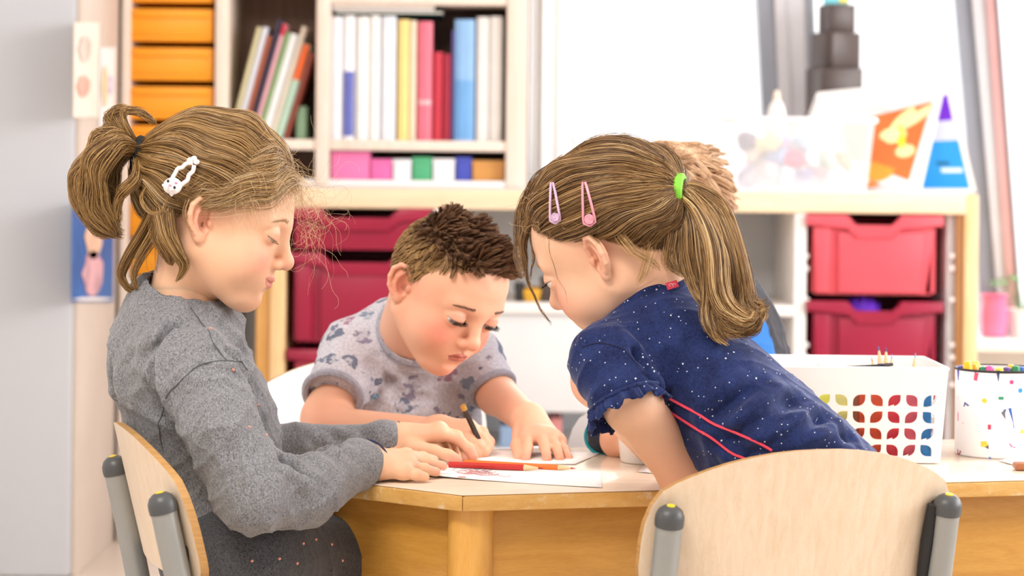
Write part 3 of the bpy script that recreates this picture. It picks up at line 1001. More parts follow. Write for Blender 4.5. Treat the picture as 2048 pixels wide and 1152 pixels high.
def make_chair():
    root = empty('school_chair')
    W2 = .182

    def outline(u):
        z1 = .606 - .050 * abs(u) ** 2.3
        if abs(u) > .88:
            z1 -= .045 * (1 - math.sqrt(max(0, 1 - ((abs(u) - .88) / .12) ** 2)))
        z0 = .452
        if abs(u) > .88:
            z0 += .03 * (1 - math.sqrt(max(0, 1 - ((abs(u) - .88) / .12) ** 2)))
        return z0, z1

    def surf(u, v, off):
        z0, z1 = outline(u)
        z = z0 + (z1 - z0) * v
        y = -.178 - (z - .45) * .24 - .028 * (1 - u * u) + off
        return Vector((u * W2, y, z))
    us = [math.sin(math.pi / 2 * (k / 22 * 2 - 1)) for k in range(23)]
    nv = 8
    for nm, o0, o1, mt in (('backrest', -.0045, .0045, [M_ply, M_plye]),):
        mb = MB()
        f = [[mb.bm.verts.new(surf(u, v / nv, o0)) for u in us] for v in range(nv + 1)]
        g = [[mb.bm.verts.new(surf(u, v / nv, o1)) for u in us] for v in range(nv + 1)]
        for v in range(nv):
            for k in range(22):
                mb.bm.faces.new((f[v][k], f[v][k + 1], f[v + 1][k + 1], f[v + 1][k]))
                mb.bm.faces.new((g[v][k + 1], g[v][k], g[v + 1][k], g[v + 1][k + 1]))
        ring = [(v, 22) for v in range(nv)] + [(nv, k) for k in range(22, 0, -1)] + [(v, 0) for v in range(nv, 0, -1)] + [(0, k) for k in range(0, 22)]
        for (a, b), (c, d) in zip(ring, ring[1:] + ring[:1]):
            mb.bm.faces.new((f[a][b], f[c][d], g[c][d], g[a][b])).material_index = 1
        mb.build(nm, mt, root, angle=50)
    mb = MB()
    sp = [(.165 * math.copysign(abs(math.cos(a)) ** .4, math.cos(a)), .005 + .165 * math.copysign(abs(math.sin(a)) ** .4, math.sin(a))) for a in [2 * math.pi * k / 40 for k in range(40)]]
    mb.prism(sp, .294, .304, bev=.002)
    mb.build('seat', M_ply, root)
    for s in (-1, 1):
        x = s * .1625
        fr = [(x, -.2255, .536), (x, -.2105, .47), (x, -.188, .36), (x, -.176, .30), (x, -.178, .24), (x, -.20, .01)]
        MB().tube(fr, .0142, 16).build('rear_leg', M_steel, root)
        MB().tube([(x * .9, -.17, .278), (x * .9, .10, .283), (x * .93, .135, .272), (x, .145, .24), (x * 1.05, .165, .01)], .0125, 14).build('front_leg', M_steel, root)
        d = Vector((0, -.0152, .066)).normalized()
        rot = Vector((0, 0, 1)).rotation_difference(d).to_matrix().to_4x4()
        cap = MB().lathe([(.0152, -.006), (.0156, 0), (.0152, .005), (.0125, .011), (.008, .0145), (.004, .0155)], 20, Matrix.Translation((x, -.2255, .536)) @ rot).build('end_cap', M_cap, root)
        MB().lathe([(.0045, 0), (.0042, .0012), (.002, .0016)], 14, Matrix.Translation(Vector((x, -.2255, .536)) + d * .0152) @ rot).build('stud', M_dot, cap)
        for zz, yy in ((.528, -.2085), (.478, -.1965)):
            MB().box((x - .006 * (s > 0) - .008, yy - .016, zz - .022), (x - .006 * (s > 0) + .008, yy, zz + .016), .005).build('bracket', M_black, root)
        if s > 0:
            MB().tube([(x - s * .016, -.2225, .54), (x - s * .017, -.213, .50), (x - s * .018, -.203, .455)], [.006, .0075, .006], 10).build('bracket', M_black, root)
        for zz in (.012, ):
            MB().lathe([(.016, 0), (.017, .004), (.016, .02), (.0145, .024)], 14, Matrix.Translation((x, -.20, 0.001))).build('foot_cap', M_cap, root)
            MB().lathe([(.015, 0), (.016, .004), (.015, .02), (.0135, .024)], 14, Matrix.Translation((x * 1.05, .165, 0.001))).build('foot_cap', M_cap, root)
    MB().tube([(-.146, -.02, .281), (.146, -.02, .281)], .01, 10).build('cross_bar', M_steel, root)
    return root


GC = 'birch ply school chairs round the table'
ch = make_chair()
ch.location = (-.2, 2.772, 0)
ch.rotation_euler.z = math.radians(-72)
tag(ch, 'birch ply school chair under the girl in the grey sweater', 'chair', GC)
for (x, y, rz, lb) in ((.243, 2.757, 19.7, 'birch ply school chair in front, its broad back to the viewer'),
                       (-.150, 3.43, 198, 'white-backed school chair behind the boy in the patterned T-shirt'),
                       (.222, 3.27, 170, 'small white school chair of the child hidden behind the leaning girl')):
    c = copy_tree(ch)
    c.location = (x, y, 0)
    c.rotation_euler.z = math.radians(rz)
    tag(c, lb, 'chair', GC)
    if y > 3:
        if x > 0:
            c.scale = (.95, .95, .95)
        for o in c.children:
            if o.name.startswith(('backrest', 'seat')):
                o.data = o.data.copy()
                o.data.materials[0] = flat('white_chair_laminate', '#f4f1ee', .4, var=.02)

# ------------------------------------------------------------------ things on the table
M_paper = flat('white_drawing_paper', '#f8f6f5', .8, var=.01)


def paper(px, label, curl=(), name='paper_sheet', n=10, lift=.0006):
    q = [TP(*p) for p in px]

    def fn(u, v):
        p = (q[0] * (1 - u) + q[1] * u) * (1 - v) + (q[3] * (1 - u) + q[2] * u) * v
        z = T + lift + .0008 * (1 + math.sin(u * 7 + v * 3)) * .5
        for (cu, cv, amt, rad) in curl:
            d = math.hypot(u - cu, v - cv)
            z += amt * max(0, 1 - d / rad) ** 2
        return (p.x, p.y, z)
    o = MB().sheet(fn, n, n).build(name, M_paper)
    md = o.modifiers.new('thickness', 'SOLIDIFY')
    md.thickness = .0003
    tag(o, label, 'paper')
    return o, fn


dr, dfn = paper(((817, 953), (1204, 977), (1201, 944), (868, 926)), 'white drawing sheet with faint pink scribbles at the table corner', ((0, 1, .006, .3), (0, 0, .004, .4)), 'drawing_sheet', 16)
sm = flat('pink_pencil_stroke', '#dba0a2', .9, var=.2)
sm2 = flat('grey_pencil_stroke', '#c9c6cc', .9, var=.2)
rs = random.Random(8)
for k, (u0, v0, lu, lv, mt) in enumerate([(.2 + .17 * rs.random(), .28 + .3 * rs.random(), .14, .05, sm) for _ in range(14)] + [(.12 + .2 * rs.random(), .5 + .35 * rs.random(), .08, .12, sm2) for _ in range(8)]):
    pts = []
    for s in range(7):
        u, v = u0 + lu * (s / 6) + .012 * math.sin(s * 2.1 + k), v0 + lv * math.sin(s * 1.7 + k)
        x, y, z = dfn(min(u, .98), min(max(v, .03), .97))
        pts.append((x, y, z + .0005))
    MB().tube(pts, .00045, 5).build('pencil_stroke', mt, dr)
mt = flat('red_pencil_blob', '#c24a34', .9, var=.2)
x, y, z = dfn(.275, .05)
MB().blob((x, y, z + .0003), (.006, .004, .0006), 10).build('pencil_blot', mt, dr)
paper(((935, 924), (1150, 930), (1205, 906), (990, 901)), "white sheet under the boy's spread hand", ((1, 1, .002, .3),))
paper(((1275, 945), (1345, 952), (1350, 934), (1290, 931)), 'small white paper slip beside the leaning girl’s elbow', (), 'paper_slip', 4)
paper(((1995, 922), (2085, 948), (2110, 930), (2040, 916)), 'white sheet in front of the confetti cup', ())

M_pencilwood = flat('pencil_wood', '#f0cfa0', .6, var=.08)


def pencil(p0, p1, colr, label, r=.0036, lead=None, L=None, cat='pencil', group=None, end=None, name='pencil'):
    """hexagonal pencil from blunt end p0 to point p1"""
    p0, p1 = Vector(p0), Vector(p1)
    d = (p1 - p0).normalized()
    ln = (p1 - p0).length
    rot = Vector((0, 0, 1)).rotation_difference(d).to_matrix().to_4x4()
    m = flat('lacquer_' + colr, '#' + colr, .3, var=.04, coat=.4)
    o = MB().lathe([(r, 0), (r, ln - r * 6)], 6).build(name, m, angle=20)
    MB().lathe([(r * .98, ln - r * 6.0), (r * .32, ln - r * 1.6)], 12).build('sharpened_wood', M_pencilwood, o)
    MB().lathe([(r * .33, ln - r * 1.65), (r * .08, ln)], 8).build('lead', flat('lead_' + (lead or colr), '#' + (lead or colr), .5), o)
    if end:
        MB().lathe([(r * 1.03, -.0008), (r * 1.03, .006)], 6).build('gold_end', flat('gold_band', '#' + end, .35, .5), o, angle=20)
    o.matrix_world = Matrix.Translation(p0) @ rot
    tag(o, label, cat, group)
    return o


zt_ = T + .0048
pencil(GP(898, 929, zt_), GP(1087, 937, zt_), 'c8221a', 'red pencil lying under the fingers on the table', r=.0040, lead='b02018')
pencil(GP(930, 924, zt_), GP(1151, 937, zt_), 'ef7a22', 'orange pencil with a red point lying behind the red one', r=.0036, lead='c8281c')
p = TP(812, 921)
o = MB().box((-.016, -.010, 0), (.016, .010, .007), .003).build('eraser', flat('lime_rubber', '#c6cf3a', .6), loc=(p.x, p.y, T + .0005))
MB().box((-.002, -.0103, -.0001), (.0165, .0103, .0074), .003).build('sleeve', flat('yellow_rubber', '#f0d84a', .6), o)
tag(o, 'small lime and yellow eraser under the sweater cuff', 'eraser')

# white pot behind the leaning girl's arm
p = TP(1292, 924)
pot = MB().lathe([(.030, 0), (.032, .002), (.038, .05), (.0385, .052), (.0365, .052), (.031, .004)], 28).build('plastic_pot', flat('white_plastic', '#f6f4f2', .35, var=.01), loc=(p.x, p.y, T + .0005))
MB().tube([(.0385 * math.cos(a / 14 * math.pi), .0385 * math.sin(a / 14 * math.pi), .052) for a in range(29)], .0012, 6).build('rim', flat('white_plastic', '#f6f4f2', .35), pot)
tag(pot, 'small white plastic pot behind the leaning girl’s bare arm', 'pot')

# ---- white basket with leaf-shaped openings
M_bask = flat('white_basket_plastic', '#f7f5f5', .35, var=.01)
YB = TP(1740, 926).y
bas = empty('storage_basket', (P(1730, 900, YB).x, YB + .1, T))
tag(bas, 'white plastic basket with leaf-shaped openings, full of pencils and booklets', 'basket')
FX0, FX1 = P(1535, 900, YB).x, P(1880, 900, YB).x
bz0, bz1 = T + .001, P(1740, 736, YB).z
hgt = bz1 - bz0
DB = .17


def wallpt(side, s, z):
    """front/back/left/right wall point; s along the wall 0..1, flares upward"""
    fl = 1 + .075 * (z - bz0) / hgt
    cx, cy = (FX0 + FX1) / 2, YB + DB / 2
    hw, hd = (FX1 - FX0) / 2 * fl, DB / 2 * (1 + .075 * (z - bz0) / hgt)
    if side == 0:
        return Vector((cx - hw + 2 * hw * s, cy - hd, z))
    if side == 1:
        return Vector((cx + hw - .0, cy - hd + 2 * hd * s, z))
    if side == 2:
        return Vector((cx + hw - 2 * hw * s, cy + hd, z))
    return Vector((cx - hw, cy + hd - 2 * hd * s, z))


def pierced(side, cols, rows, s_edges, z_edges, hole):
    mb = MB()
    G = {}

    def V(s, z):
        k = (round(s, 5), round(z, 5))
        if k not in G:
            G[k] = mb.bm.verts.new(wallpt(side, s, z))
        return G[k]
    n = 5
    for j in range(len(z_edges) - 1):
        for i in range(len(s_edges) - 1):
            s0, s1, z0, z1 = s_edges[i], s_edges[i + 1], z_edges[j], z_edges[j + 1]
            if not (1 <= i <= cols and 1 <= j <= rows):
                mb.bm.faces.new((V(s0, z0), V(s1, z0), V(s1, z1), V(s0, z1)))
                continue
            # leaf: two opposite corners round, two sharp
            ms, mz = (s1 - s0) * .15, (z1 - z0) * .15
            a0, a1, b0, b1 = s0 + ms, s1 - ms, z0 + mz, z1 - mz
            rs_, rz_ = (a1 - a0) * .62, (b1 - b0) * .62
            flip = (i + j) % 2
            pts = []
            if flip:
                pts += [(a0, b0), ((a0 + a1) / 2, b0)]
                pts += [(a1 - rs_ + rs_ * math.sin(q * math.pi / 2 / n), b0 + rz_ - rz_ * math.cos(q * math.pi / 2 / n)) for q in range(n + 1)]
                pts += [(a1, b1)]
                pts += [(a0 + rs_ - rs_ * math.sin(q * math.pi / 2 / n), b1 - rz_ + rz_ * math.cos(q * math.pi / 2 / n)) for q in range(n + 1)]
            else:
                pts += [(a0 + rs_ - rs_ * math.cos(q * math.pi / 2 / n), b0 + rz_ - rz_ * math.sin(q * math.pi / 2 / n)) for q in range(n + 1)]
                pts += [(a1, b0)]
                pts += [(a1 - rs_ + rs_ * math.cos(q * math.pi / 2 / n), b1 - rz_ + rz_ * math.sin(q * math.pi / 2 / n)) for q in range(n + 1)]
                pts += [(a0, b1)]
            hv = [mb.bm.verts.new(wallpt(side, *p_)) for p_ in pts]
            # ring between square and hole: link by angle
            sq = [V(s0, z0), V(s1, z0), V(s1, z1), V(s0, z1)]
            cs, cz = (s0 + s1) / 2, (z0 + z1) / 2
            quad = [0 if p_[0] <= cs and p_[1] <= cz else 1 if p_[0] > cs and p_[1] <= cz else 2 if p_[0] > cs else 3 for p_ in pts]
            m_ = len(pts)
            for k in range(m_):
                k2 = (k + 1) % m_
                qa, qb = quad[k], quad[k2]
                if qa == qb:
                    mb.bm.faces.new((sq[qa], hv[k2], hv[k]))
                else:
                    mb.bm.faces.new((sq[qa], sq[qb], hv[k2], hv[k]))
    o = wpart(mb, 'pierced_wall', M_bask, bas, smooth=False)
    md = o.modifiers.new('thickness', 'SOLIDIFY')
    md.thickness = .0022
    return o


def sx(px):
    return (P(px, 850, YB).x - FX0) / (FX1 - FX0)


cs_ = [0.0] + [sx(1632 - 33.6 * 2 + 33.6 * k) for k in range(10)] + [1.0]
zs_ = [bz0, P(1740, 916, YB).z, P(1740, 883, YB).z, P(1740, 850, YB).z, P(1740, 816.5, YB).z, P(1740, 783, YB).z, bz1]
pierced(0, 9, 4, cs_, zs_, 1)
pierced(2, 9, 4, [1 - c_ for c_ in cs_[::-1]], zs_, 1)
ss_ = [0, .12, .31, .5, .69, .88, 1]
pierced(1, 4, 4, ss_, zs_, 1)
pierced(3, 4, 4, ss_, zs_, 1)
wpart(MB().box((FX0 + .002, YB + .002, bz0), (FX1 - .002, YB + DB - .002, bz0 + .003)), 'bottom', M_bask, bas, smooth=False)
rimp = [wallpt(0, 0, bz1), wallpt(0, .33, bz1), wallpt(0, .66, bz1), wallpt(0, 1, bz1), wallpt(1, .5, bz1), wallpt(1, 1, bz1), wallpt(2, .5, bz1), wallpt(2, 1, bz1), wallpt(3, .5, bz1), wallpt(0, 0, bz1)]
wpart(MB().tube(rimp, .0024, 8), 'rim', M_bask, bas)
GB = 'coloured booklets standing in the white basket'
for (a0, a1, colr, lb, yo, hh) in ((1600, 1626, 'e0c95a', 'ochre booklet at the left of the basket', .012, .085), (1630, 1664, 'f2ee6a', 'yellow booklet seen through the basket wall', .007, .09), (1666, 1700, 'efe795', 'pale yellow booklet seen through the basket wall', .007, .09),
                                   (1702, 1716, '9a5a3c', 'brown booklet seen through the basket wall', .006, .085), (1716, 1766, 'e8603c', 'orange red booklet seen through the basket wall', .008, .09), (1768, 1800, 'ee4a58', 'red booklet seen through the basket wall', .009, .09),
                                   (1802, 1834, 'f07080', 'rosy booklet seen through the basket wall', .007, .088), (1838, 1862, '3f98e0', 'blue booklet at the right end of the basket', .006, .088)):
    q0, q1 = P(a0, 900, YB + yo), P(a1, 900, YB + yo)
    o = MB().box((q0.x, YB + yo, bz0 + .0035), (q1.x, YB + yo + .006, bz0 + hh), .001).build('booklet', flat('cover_' + colr, '#' + colr, .5, var=.08))
    MB().box((q0.x + .001, YB + yo + .0012, bz0 + hh - .002), (q1.x - .001, YB + yo + .0048, bz0 + hh + .0008)).build('pages', M_pages, o, smooth=False)
    tag(o, lb, 'booklet', GB)
GPn = 'coloured pencils standing in the white basket'
for k, (px_, py_, colr, dx_, lb) in enumerate(((1743, 714, 'c8a070', -.02, 'natural wood pencil leaning in the basket, left of the blue ones'), (1757, 692, '2b5f9e', -.012, 'tallest dark blue pencil point above the basket'), (1772, 694, '2a4f8e', .0, 'dark blue pencil point, middle of the three blue ones'),
                                               (1784, 708, '7fa0cc', .008, 'pale blue pencil point, shortest of the three blue ones'), (1831, 706, '6fa8d0', .012, 'light blue pencil standing alone near the basket’s right end'), (1636, 727, 'd8b48a', -.01, 'short wooden pencil tip at the left of the basket rim'))):
    tip = P(px_, py_, YB + .09)
    foot = Vector((tip.x - dx_, YB + .075, bz0 + .006))
    pencil(foot, tip, colr, lb, r=.0038, lead=colr, group=GPn)
o = MB().tube([P(1630, 738, YB + .05), P(1700, 735, YB + .05), P(1782, 729, YB + .05)], [.001, .0022, .001], 8).build('black_pen', M_black)
MB().tube([P(1770, 730, YB + .049), P(1786, 728.6, YB + .049)], [.0026, .0020], 8).build('pen_cap', M_cap, o)
tag(o, 'slim black pen lying across the basket just below the rim', 'pen')

# ---- confetti cup with markers
cpx = 2000
YC = TP(1985, 918).y + .055
p = P(cpx, 918, YC)
CR = .056
cx_ = P(1911, 800, YC).x + CR
cup = empty('pen_cup', (cx_, YC, T + .0006))
tag(cup, 'white confetti-printed pen cup with a black rim, full of markers', 'cup')
ch_ = P(1985, 738, YC).z - T
MB().lathe([(CR * .99, 0), (CR, .002), (CR, ch_), (CR - .002, ch_), (CR - .002, .004), (.002, .004)], 48).build('wall', flat('white_card_cup', '#f6f3f4', .5, var=.01), cup)
MB().tube([(CR * math.cos(a / 24 * math.pi), CR * math.sin(a / 24 * math.pi), ch_) for a in range(49)], .0016, 8).build('rim', M_black, cup)


def confetti(px, py, pts, colr):
    """printed piece on the cup: px,py of the centre, outline in pixels"""
    m_ = flat('confetti_' + colr, '#' + colr, .5)
    mb = MB()
    vs, v2 = [], []
    for ox, oy in pts:
        q = P(px + ox, py + oy, YC - CR * .7)
        xx = max(-.98, min(.98, (q.x - cx_) / CR))
        yy = -math.sqrt(1 - xx * xx)
        vs.append(mb.bm.verts.new((xx * CR * 1.003, yy * CR * 1.003, q.z - T)))
        v2.append(mb.bm.verts.new((xx * CR * .997, yy * CR * .997, q.z - T)))
    mb.bm.faces.new(vs)
    for i in range(len(vs)):
        j = (i + 1) % len(vs)
        mb.bm.faces.new((vs[i], v2[i], v2[j], vs[j]))
    mb.build('confetti_print', m_, cup, smooth=False)


tri = lambda s, a: [(s * math.cos(a + k * 2.094), s * math.sin(a + k * 2.094)) for k in range(3)]
rnd = lambda s: [(s * math.cos(k * .785), s * math.sin(k * .785)) for k in range(8)]
for px_, py_, pts, colr in ((2011, 836, [(-10, -18), (6, -22), (13, 20), (4, 8)], '2f63b8'), (2003, 834, [(-6, -10), (1, -16), (3, 4)], '6b6a74'), (1919, 841, [(-6, -12), (12, 10), (-7, 6)], 'e0407c'), (1952, 754, [(-3, -9), (4, -7), (1, 9), (-5, 7)], 'd8486c'), (2018, 763, rnd(4.5), 'd84a90'),
                            (1966, 801, rnd(5), 'e8c93a'), (1997, 795, [(-5, -3), (5, -3), (5, 3), (-5, 3)], '2f9a78'), (1935, 812, tri(6, .2), '2f3f88'), (1918, 773, [(-4, -5), (6, 0), (2, 6), (-3, 4)], 'ead06a'), (1975, 853, [(-3, -5), (3, -5), (3, 5), (-3, 5)], 'cc3f66'),
                            (1966, 888, [(-7, -5), (3, -7), (7, 0), (2, 6), (-6, 5)], 'e6cc3c'), (1971, 893, tri(5, 1), '55536a'), (2019, 889, [(-8, -6), (10, 6), (-2, 3)], 'd83c80'), (2040, 862, tri(6, .6), 'e4c840'), (1923, 910, [(-5, 4), (-1, -6), (5, -3), (2, 5)], 'a83458'),
                            (1991, 752, [(-4, -12), (4, -12), (1, 12)], '3c4a78'), (1976, 915, tri(4, .2), '3a6ab8'), (2036, 780, rnd(5), '3a9ad0'), (1912, 800, tri(5, 2), '5aa0d8')):
    confetti(px_, py_, pts, colr)
GM = 'felt markers standing in the confetti cup'
for k, (px_, py_, colr, lb, yo) in enumerate(((1922, 731, '4a3a98', 'violet marker at the left of the confetti cup', -.01), (1934, 722, 'f2c020', 'yellow marker, tallest at the cup’s left', -.02), (1947, 727, 'f0a828', 'amber marker beside the tall yellow one', .0), (1951, 722, 'f5dc30', 'lemon marker behind the amber one', .02),
                                              (1965, 733, '1f7a5a', 'green marker in the middle of the cup', -.012), (1979, 731, 'e05aa8', 'pink marker right of the green one', -.015), (1999, 735, 'e8d83a', 'short yellow marker right of the pink one', -.02), (2014, 734, '5a3a90', 'dark purple marker near the cup’s right', -.01),
                                              (2032, 731, '2a8a58', 'green marker at the far right of the cup', -.01), (2022, 729, 'e8c030', 'gold marker behind the dark purple one', .015), (2044, 733, '3a70c8', 'blue marker at the right edge', .0))):
    q = P(px_, py_, YC + yo)
    foot = Vector((cx_ + (q.x - cx_) * .75, YC + yo * .8, T + .006))
    d = (q - foot)
    L_ = d.length
    rot = Vector((0, 0, 1)).rotation_difference(d.normalized()).to_matrix().to_4x4()
    m_ = flat('marker_' + colr, '#' + colr, .35)
    o = MB().lathe([(.0052, 0), (.0055, .002), (.0055, L_ - .03)], 14).build('felt_marker', flat('marker_white', '#f0eeee', .4))
    MB().lathe([(.0058, L_ - .032), (.0062, L_ - .028), (.0060, L_ - .006), (.0045, L_ - .001), (.002, L_)], 14).build('cap', m_, o)
    o.matrix_world = Matrix.Translation(foot) @ rot
    tag(o, lb, 'marker', GM)
p = TP(2044, 940)
o = MB().box((-.010, -.012, 0), (.03, .012, .009), .003).build('wooden_block', wood('red_brown_block', '#a4623c', '#b8744a', (5, 20, 20)), loc=(p.x, p.y, T + .0006))
tag(o, 'small red-brown wooden block at the table’s right edge', 'block')
p = GP(2034, 1150, .34)
o = MB().blob((0, 0, 0), (.05, .05, .045), 18).build('magenta_ball', flat('magenta_plastic', '#c03aa0', .4), loc=(P(2036, 1185, 3.4).x, 3.4, .046))
tag(o, 'magenta ball on the floor below the table’s right end', 'ball')

# ================================================================== children
# ------------------------------------------------------------------ signed-distance modelling


def nz(v):
    v = np.asarray(v, float)
    return v / (np.linalg.norm(v) + 1e-12)


class Grid:
    """dense distance field; shapes are blended into it and a quad mesh is taken from it"""

    def __init__(self, lo, hi, h):
        self.lo = np.asarray(lo, float)
        self.h = h
        n = np.ceil((np.asarray(hi, float) - self.lo) / h).astype(int) + 1
        self.ax = [(self.lo[i] + h * np.arange(n[i])).astype(np.float32) for i in range(3)]
        self.D = np.full(tuple(n), 0.5, np.float32)

    def _win(self, lo, hi):
        s = []
        for i in range(3):
            a = int(max(0, math.floor((lo[i] - self.lo[i]) / self.h)))
            b = int(min(len(self.ax[i]), math.ceil((hi[i] - self.lo[i]) / self.h) + 1))
            if b <= a:
                return None
            s.append(slice(a, b))
        return tuple(s)

    def apply(self, fn, lo, hi, k, sub=False):
        m = k + 3 * self.h
        s = self._win(np.asarray(lo) - m, np.asarray(hi) + m)
        if s is None:
            return
        X, Y, Z = (self.ax[0][s[0]][:, None, None], self.ax[1][s[1]][None, :, None], self.ax[2][s[2]][None, None, :])
        d = fn(X, Y, Z)
        V = self.D[s]
        if sub:
            d = -d
            hh = np.maximum(k - np.abs(V - d), 0)
            self.D[s] = np.maximum(V, d) + hh * hh * (0.25 / k)
        else:
            hh = np.maximum(k - np.abs(V - d), 0)
            self.D[s] = np.minimum(V, d) - hh * hh * (0.25 / k)

    def ball(self, c, r, k=.004, sub=False):
        c = np.asarray(c, float)
        self.apply(lambda X, Y, Z: np.sqrt((X - c[0]) ** 2 + (Y - c[1]) ** 2 + (Z - c[2]) ** 2) - r, c - r, c + r, k, sub)

    def ell(self, c, r, R=None, k=.006, sub=False):
        """ellipsoid, R columns = axes"""
        c, r = np.asarray(c, float), np.asarray(r, float)
        R = np.eye(3) if R is None else np.asarray(R, float)
        e = np.sqrt(((R * r[None, :]) ** 2).sum(1))

        def f(X, Y, Z):
            x, y, z = X - c[0], Y - c[1], Z - c[2]
            a = (x * R[0, 0] + y * R[1, 0] + z * R[2, 0])
            b = (x * R[0, 1] + y * R[1, 1] + z * R[2, 1])
            g = (x * R[0, 2] + y * R[1, 2] + z * R[2, 2])
            k0 = np.sqrt((a / r[0]) ** 2 + (b / r[1]) ** 2 + (g / r[2]) ** 2)
            k1 = np.sqrt((a / r[0] ** 2) ** 2 + (b / r[1] ** 2) ** 2 + (g / r[2] ** 2) ** 2) + 1e-6
            return k0 * (k0 - 1) / k1
        self.apply(f, c - e, c + e, k, sub)

    def cone(self, a, b, ra, rb, k=.004, sub=False):
        """capsule whose radius runs from ra to rb"""
        a, b = np.asarray(a, float), np.asarray(b, float)
        d = b - a
        L2 = float(d @ d) + 1e-12
        rm = max(ra, rb)

        def f(X, Y, Z):
            x, y, z = X - a[0], Y - a[1], Z - a[2]
            t = np.clip((x * d[0] + y * d[1] + z * d[2]) / L2, 0, 1)
            return np.sqrt((x - t * d[0]) ** 2 + (y - t * d[1]) ** 2 + (z - t * d[2]) ** 2) - (ra + (rb - ra) * t)
        self.apply(f, np.minimum(a, b) - rm, np.maximum(a, b) + rm, k, sub)

    def chain(self, pts, rs, k=.004, sub=False):
        for i in range(len(pts) - 1):
            self.cone(pts[i], pts[i + 1], rs[i], rs[i + 1], k, sub)

    def capped(self, c, r, n, k=.002, sign=1):
        """ball cut by the plane through its centre; keeps the side where n.(p-c) < 0"""
        c, n = np.asarray(c, float), np.asarray(n, float)

        def f(X, Y, Z):
            x, y, z = X - c[0], Y - c[1], Z - c[2]
            return np.maximum(np.sqrt(x * x + y * y + z * z) - r, (x * n[0] + y * n[1] + z * n[2]))
        self.apply(f, c - r, c + r, k)

    def cutdisc(self, c, n, R, L):
        """square end: removes the cylinder of radius R and length L that starts at c along n"""
        c, n = np.asarray(c, float), nz(n)

        def f(X, Y, Z):
            x, y, z = X - c[0], Y - c[1], Z - c[2]
            a = x * n[0] + y * n[1] + z * n[2]
            r = np.sqrt(np.maximum(x * x + y * y + z * z - a * a, 0)) - R
            return np.maximum(np.maximum(-a, a - L), r)
        e = c + n * L
        self.apply(f, np.minimum(c, e) - R, np.maximum(c, e) + R, .003, True)

    def halfspace_cut(self, p, n):
        """removes everything on the side n points to"""
        p, n = np.asarray(p, float), nz(n)
        X, Y, Z = (self.ax[0][:, None, None], self.ax[1][None, :, None], self.ax[2][None, None, :])
        d = (X - p[0]) * n[0] + (Y - p[1]) * n[1] + (Z - p[2]) * n[2]
        self.D = np.maximum(self.D, d.astype(np.float32))

    def mesh(self, smooth=1):
        D, h = self.D, self.h
        I = (D < 0).astype(np.uint8)
        c = np.zeros(tuple(n - 1 for n in D.shape), np.uint8)
        for i in (0, 1):
            for j in (0, 1):
                for k in (0, 1):
                    c += I[i:I.shape[0] - 1 + i, j:I.shape[1] - 1 + j, k:I.shape[2] - 1 + k]
        cells = np.argwhere((c > 0) & (c < 8))
        idx = np.full(c.shape, -1, np.int32)
        idx[cells[:, 0], cells[:, 1], cells[:, 2]] = np.arange(len(cells))
        acc = np.zeros((len(cells), 3))
        cnt = np.zeros(len(cells))
        corners = [(i, j, k) for i in (0, 1) for j in (0, 1) for k in (0, 1)]
        vals = {q: D[cells[:, 0] + q[0], cells[:, 1] + q[1], cells[:, 2] + q[2]].astype(float) for q in corners}
        for q in corners:
            for a in range(3):
                if q[a] == 0:
                    q2 = list(q)
                    q2[a] = 1
                    va, vb = vals[q], vals[tuple(q2)]
                    m = (va < 0) != (vb < 0)
                    tt = np.where(m, va / np.where(m, va - vb, 1), 0)
                    for b in range(3):
                        acc[:, b] += np.where(m, (tt if b == a else q[b]), 0)
                    cnt += m
        V = (cells + acc / cnt[:, None]) * h + self.lo
        Fs = []
        for a in range(3):
            b, c2 = (a + 1) % 3, (a + 2) % 3
            sl0, sl1 = [slice(None)] * 3, [slice(None)] * 3
            sl0[a], sl1[a] = slice(0, -1), slice(1, None)
            A0, B0 = I[tuple(sl0)], I[tuple(sl1)]
            e = np.argwhere(A0 != B0)
            e = e[(e[:, b] > 0) & (e[:, c2] > 0) & (e[:, b] < D.shape[b] - 1) & (e[:, c2] < D.shape[c2] - 1)]
            if not len(e):
                continue
            ins = I[e[:, 0], e[:, 1], e[:, 2]] == 1
            ob, oc = np.zeros(3, int), np.zeros(3, int)
            ob[b], oc[c2] = 1, 1
            g = lambda o: idx[o[:, 0], o[:, 1], o[:, 2]]
            q = np.stack([g(e - ob - oc), g(e - oc), g(e), g(e - ob)], 1)
            q[~ins] = q[~ins][:, ::-1]
            Fs.append(q)
        Q = np.concatenate(Fs)
        Q = Q[(Q >= 0).all(1)]
        for _ in range(smooth):
            V = relax(V, Q)
        return V, Q


def relax(V, Q, f=0.5):
    n = len(V)
    a = np.concatenate([Q[:, i] for i in range(4)])
    b = np.concatenate([Q[:, (i + 1) % 4] for i in range(4)])
    cnt = np.bincount(a, minlength=n) + np.bincount(b, minlength=n)
    out = np.empty_like(V)
    for i in range(3):
        s = np.bincount(a, V[b, i], n) + np.bincount(b, V[a, i], n)
        out[:, i] = np.where(cnt > 0, s / np.maximum(cnt, 1), V[:, i])
    return V + (out - V) * f


def vnormals(V, Q):
    n = np.cross(V[Q[:, 2]] - V[Q[:, 0]], V[Q[:, 3]] - V[Q[:, 1]])
    out = np.zeros_like(V)
    for i in range(4):
        for a in range(3):
            out[:, a] += np.bincount(Q[:, i], n[:, a], len(V))
    return out / (np.linalg.norm(out, axis=1, keepdims=True) + 1e-12)


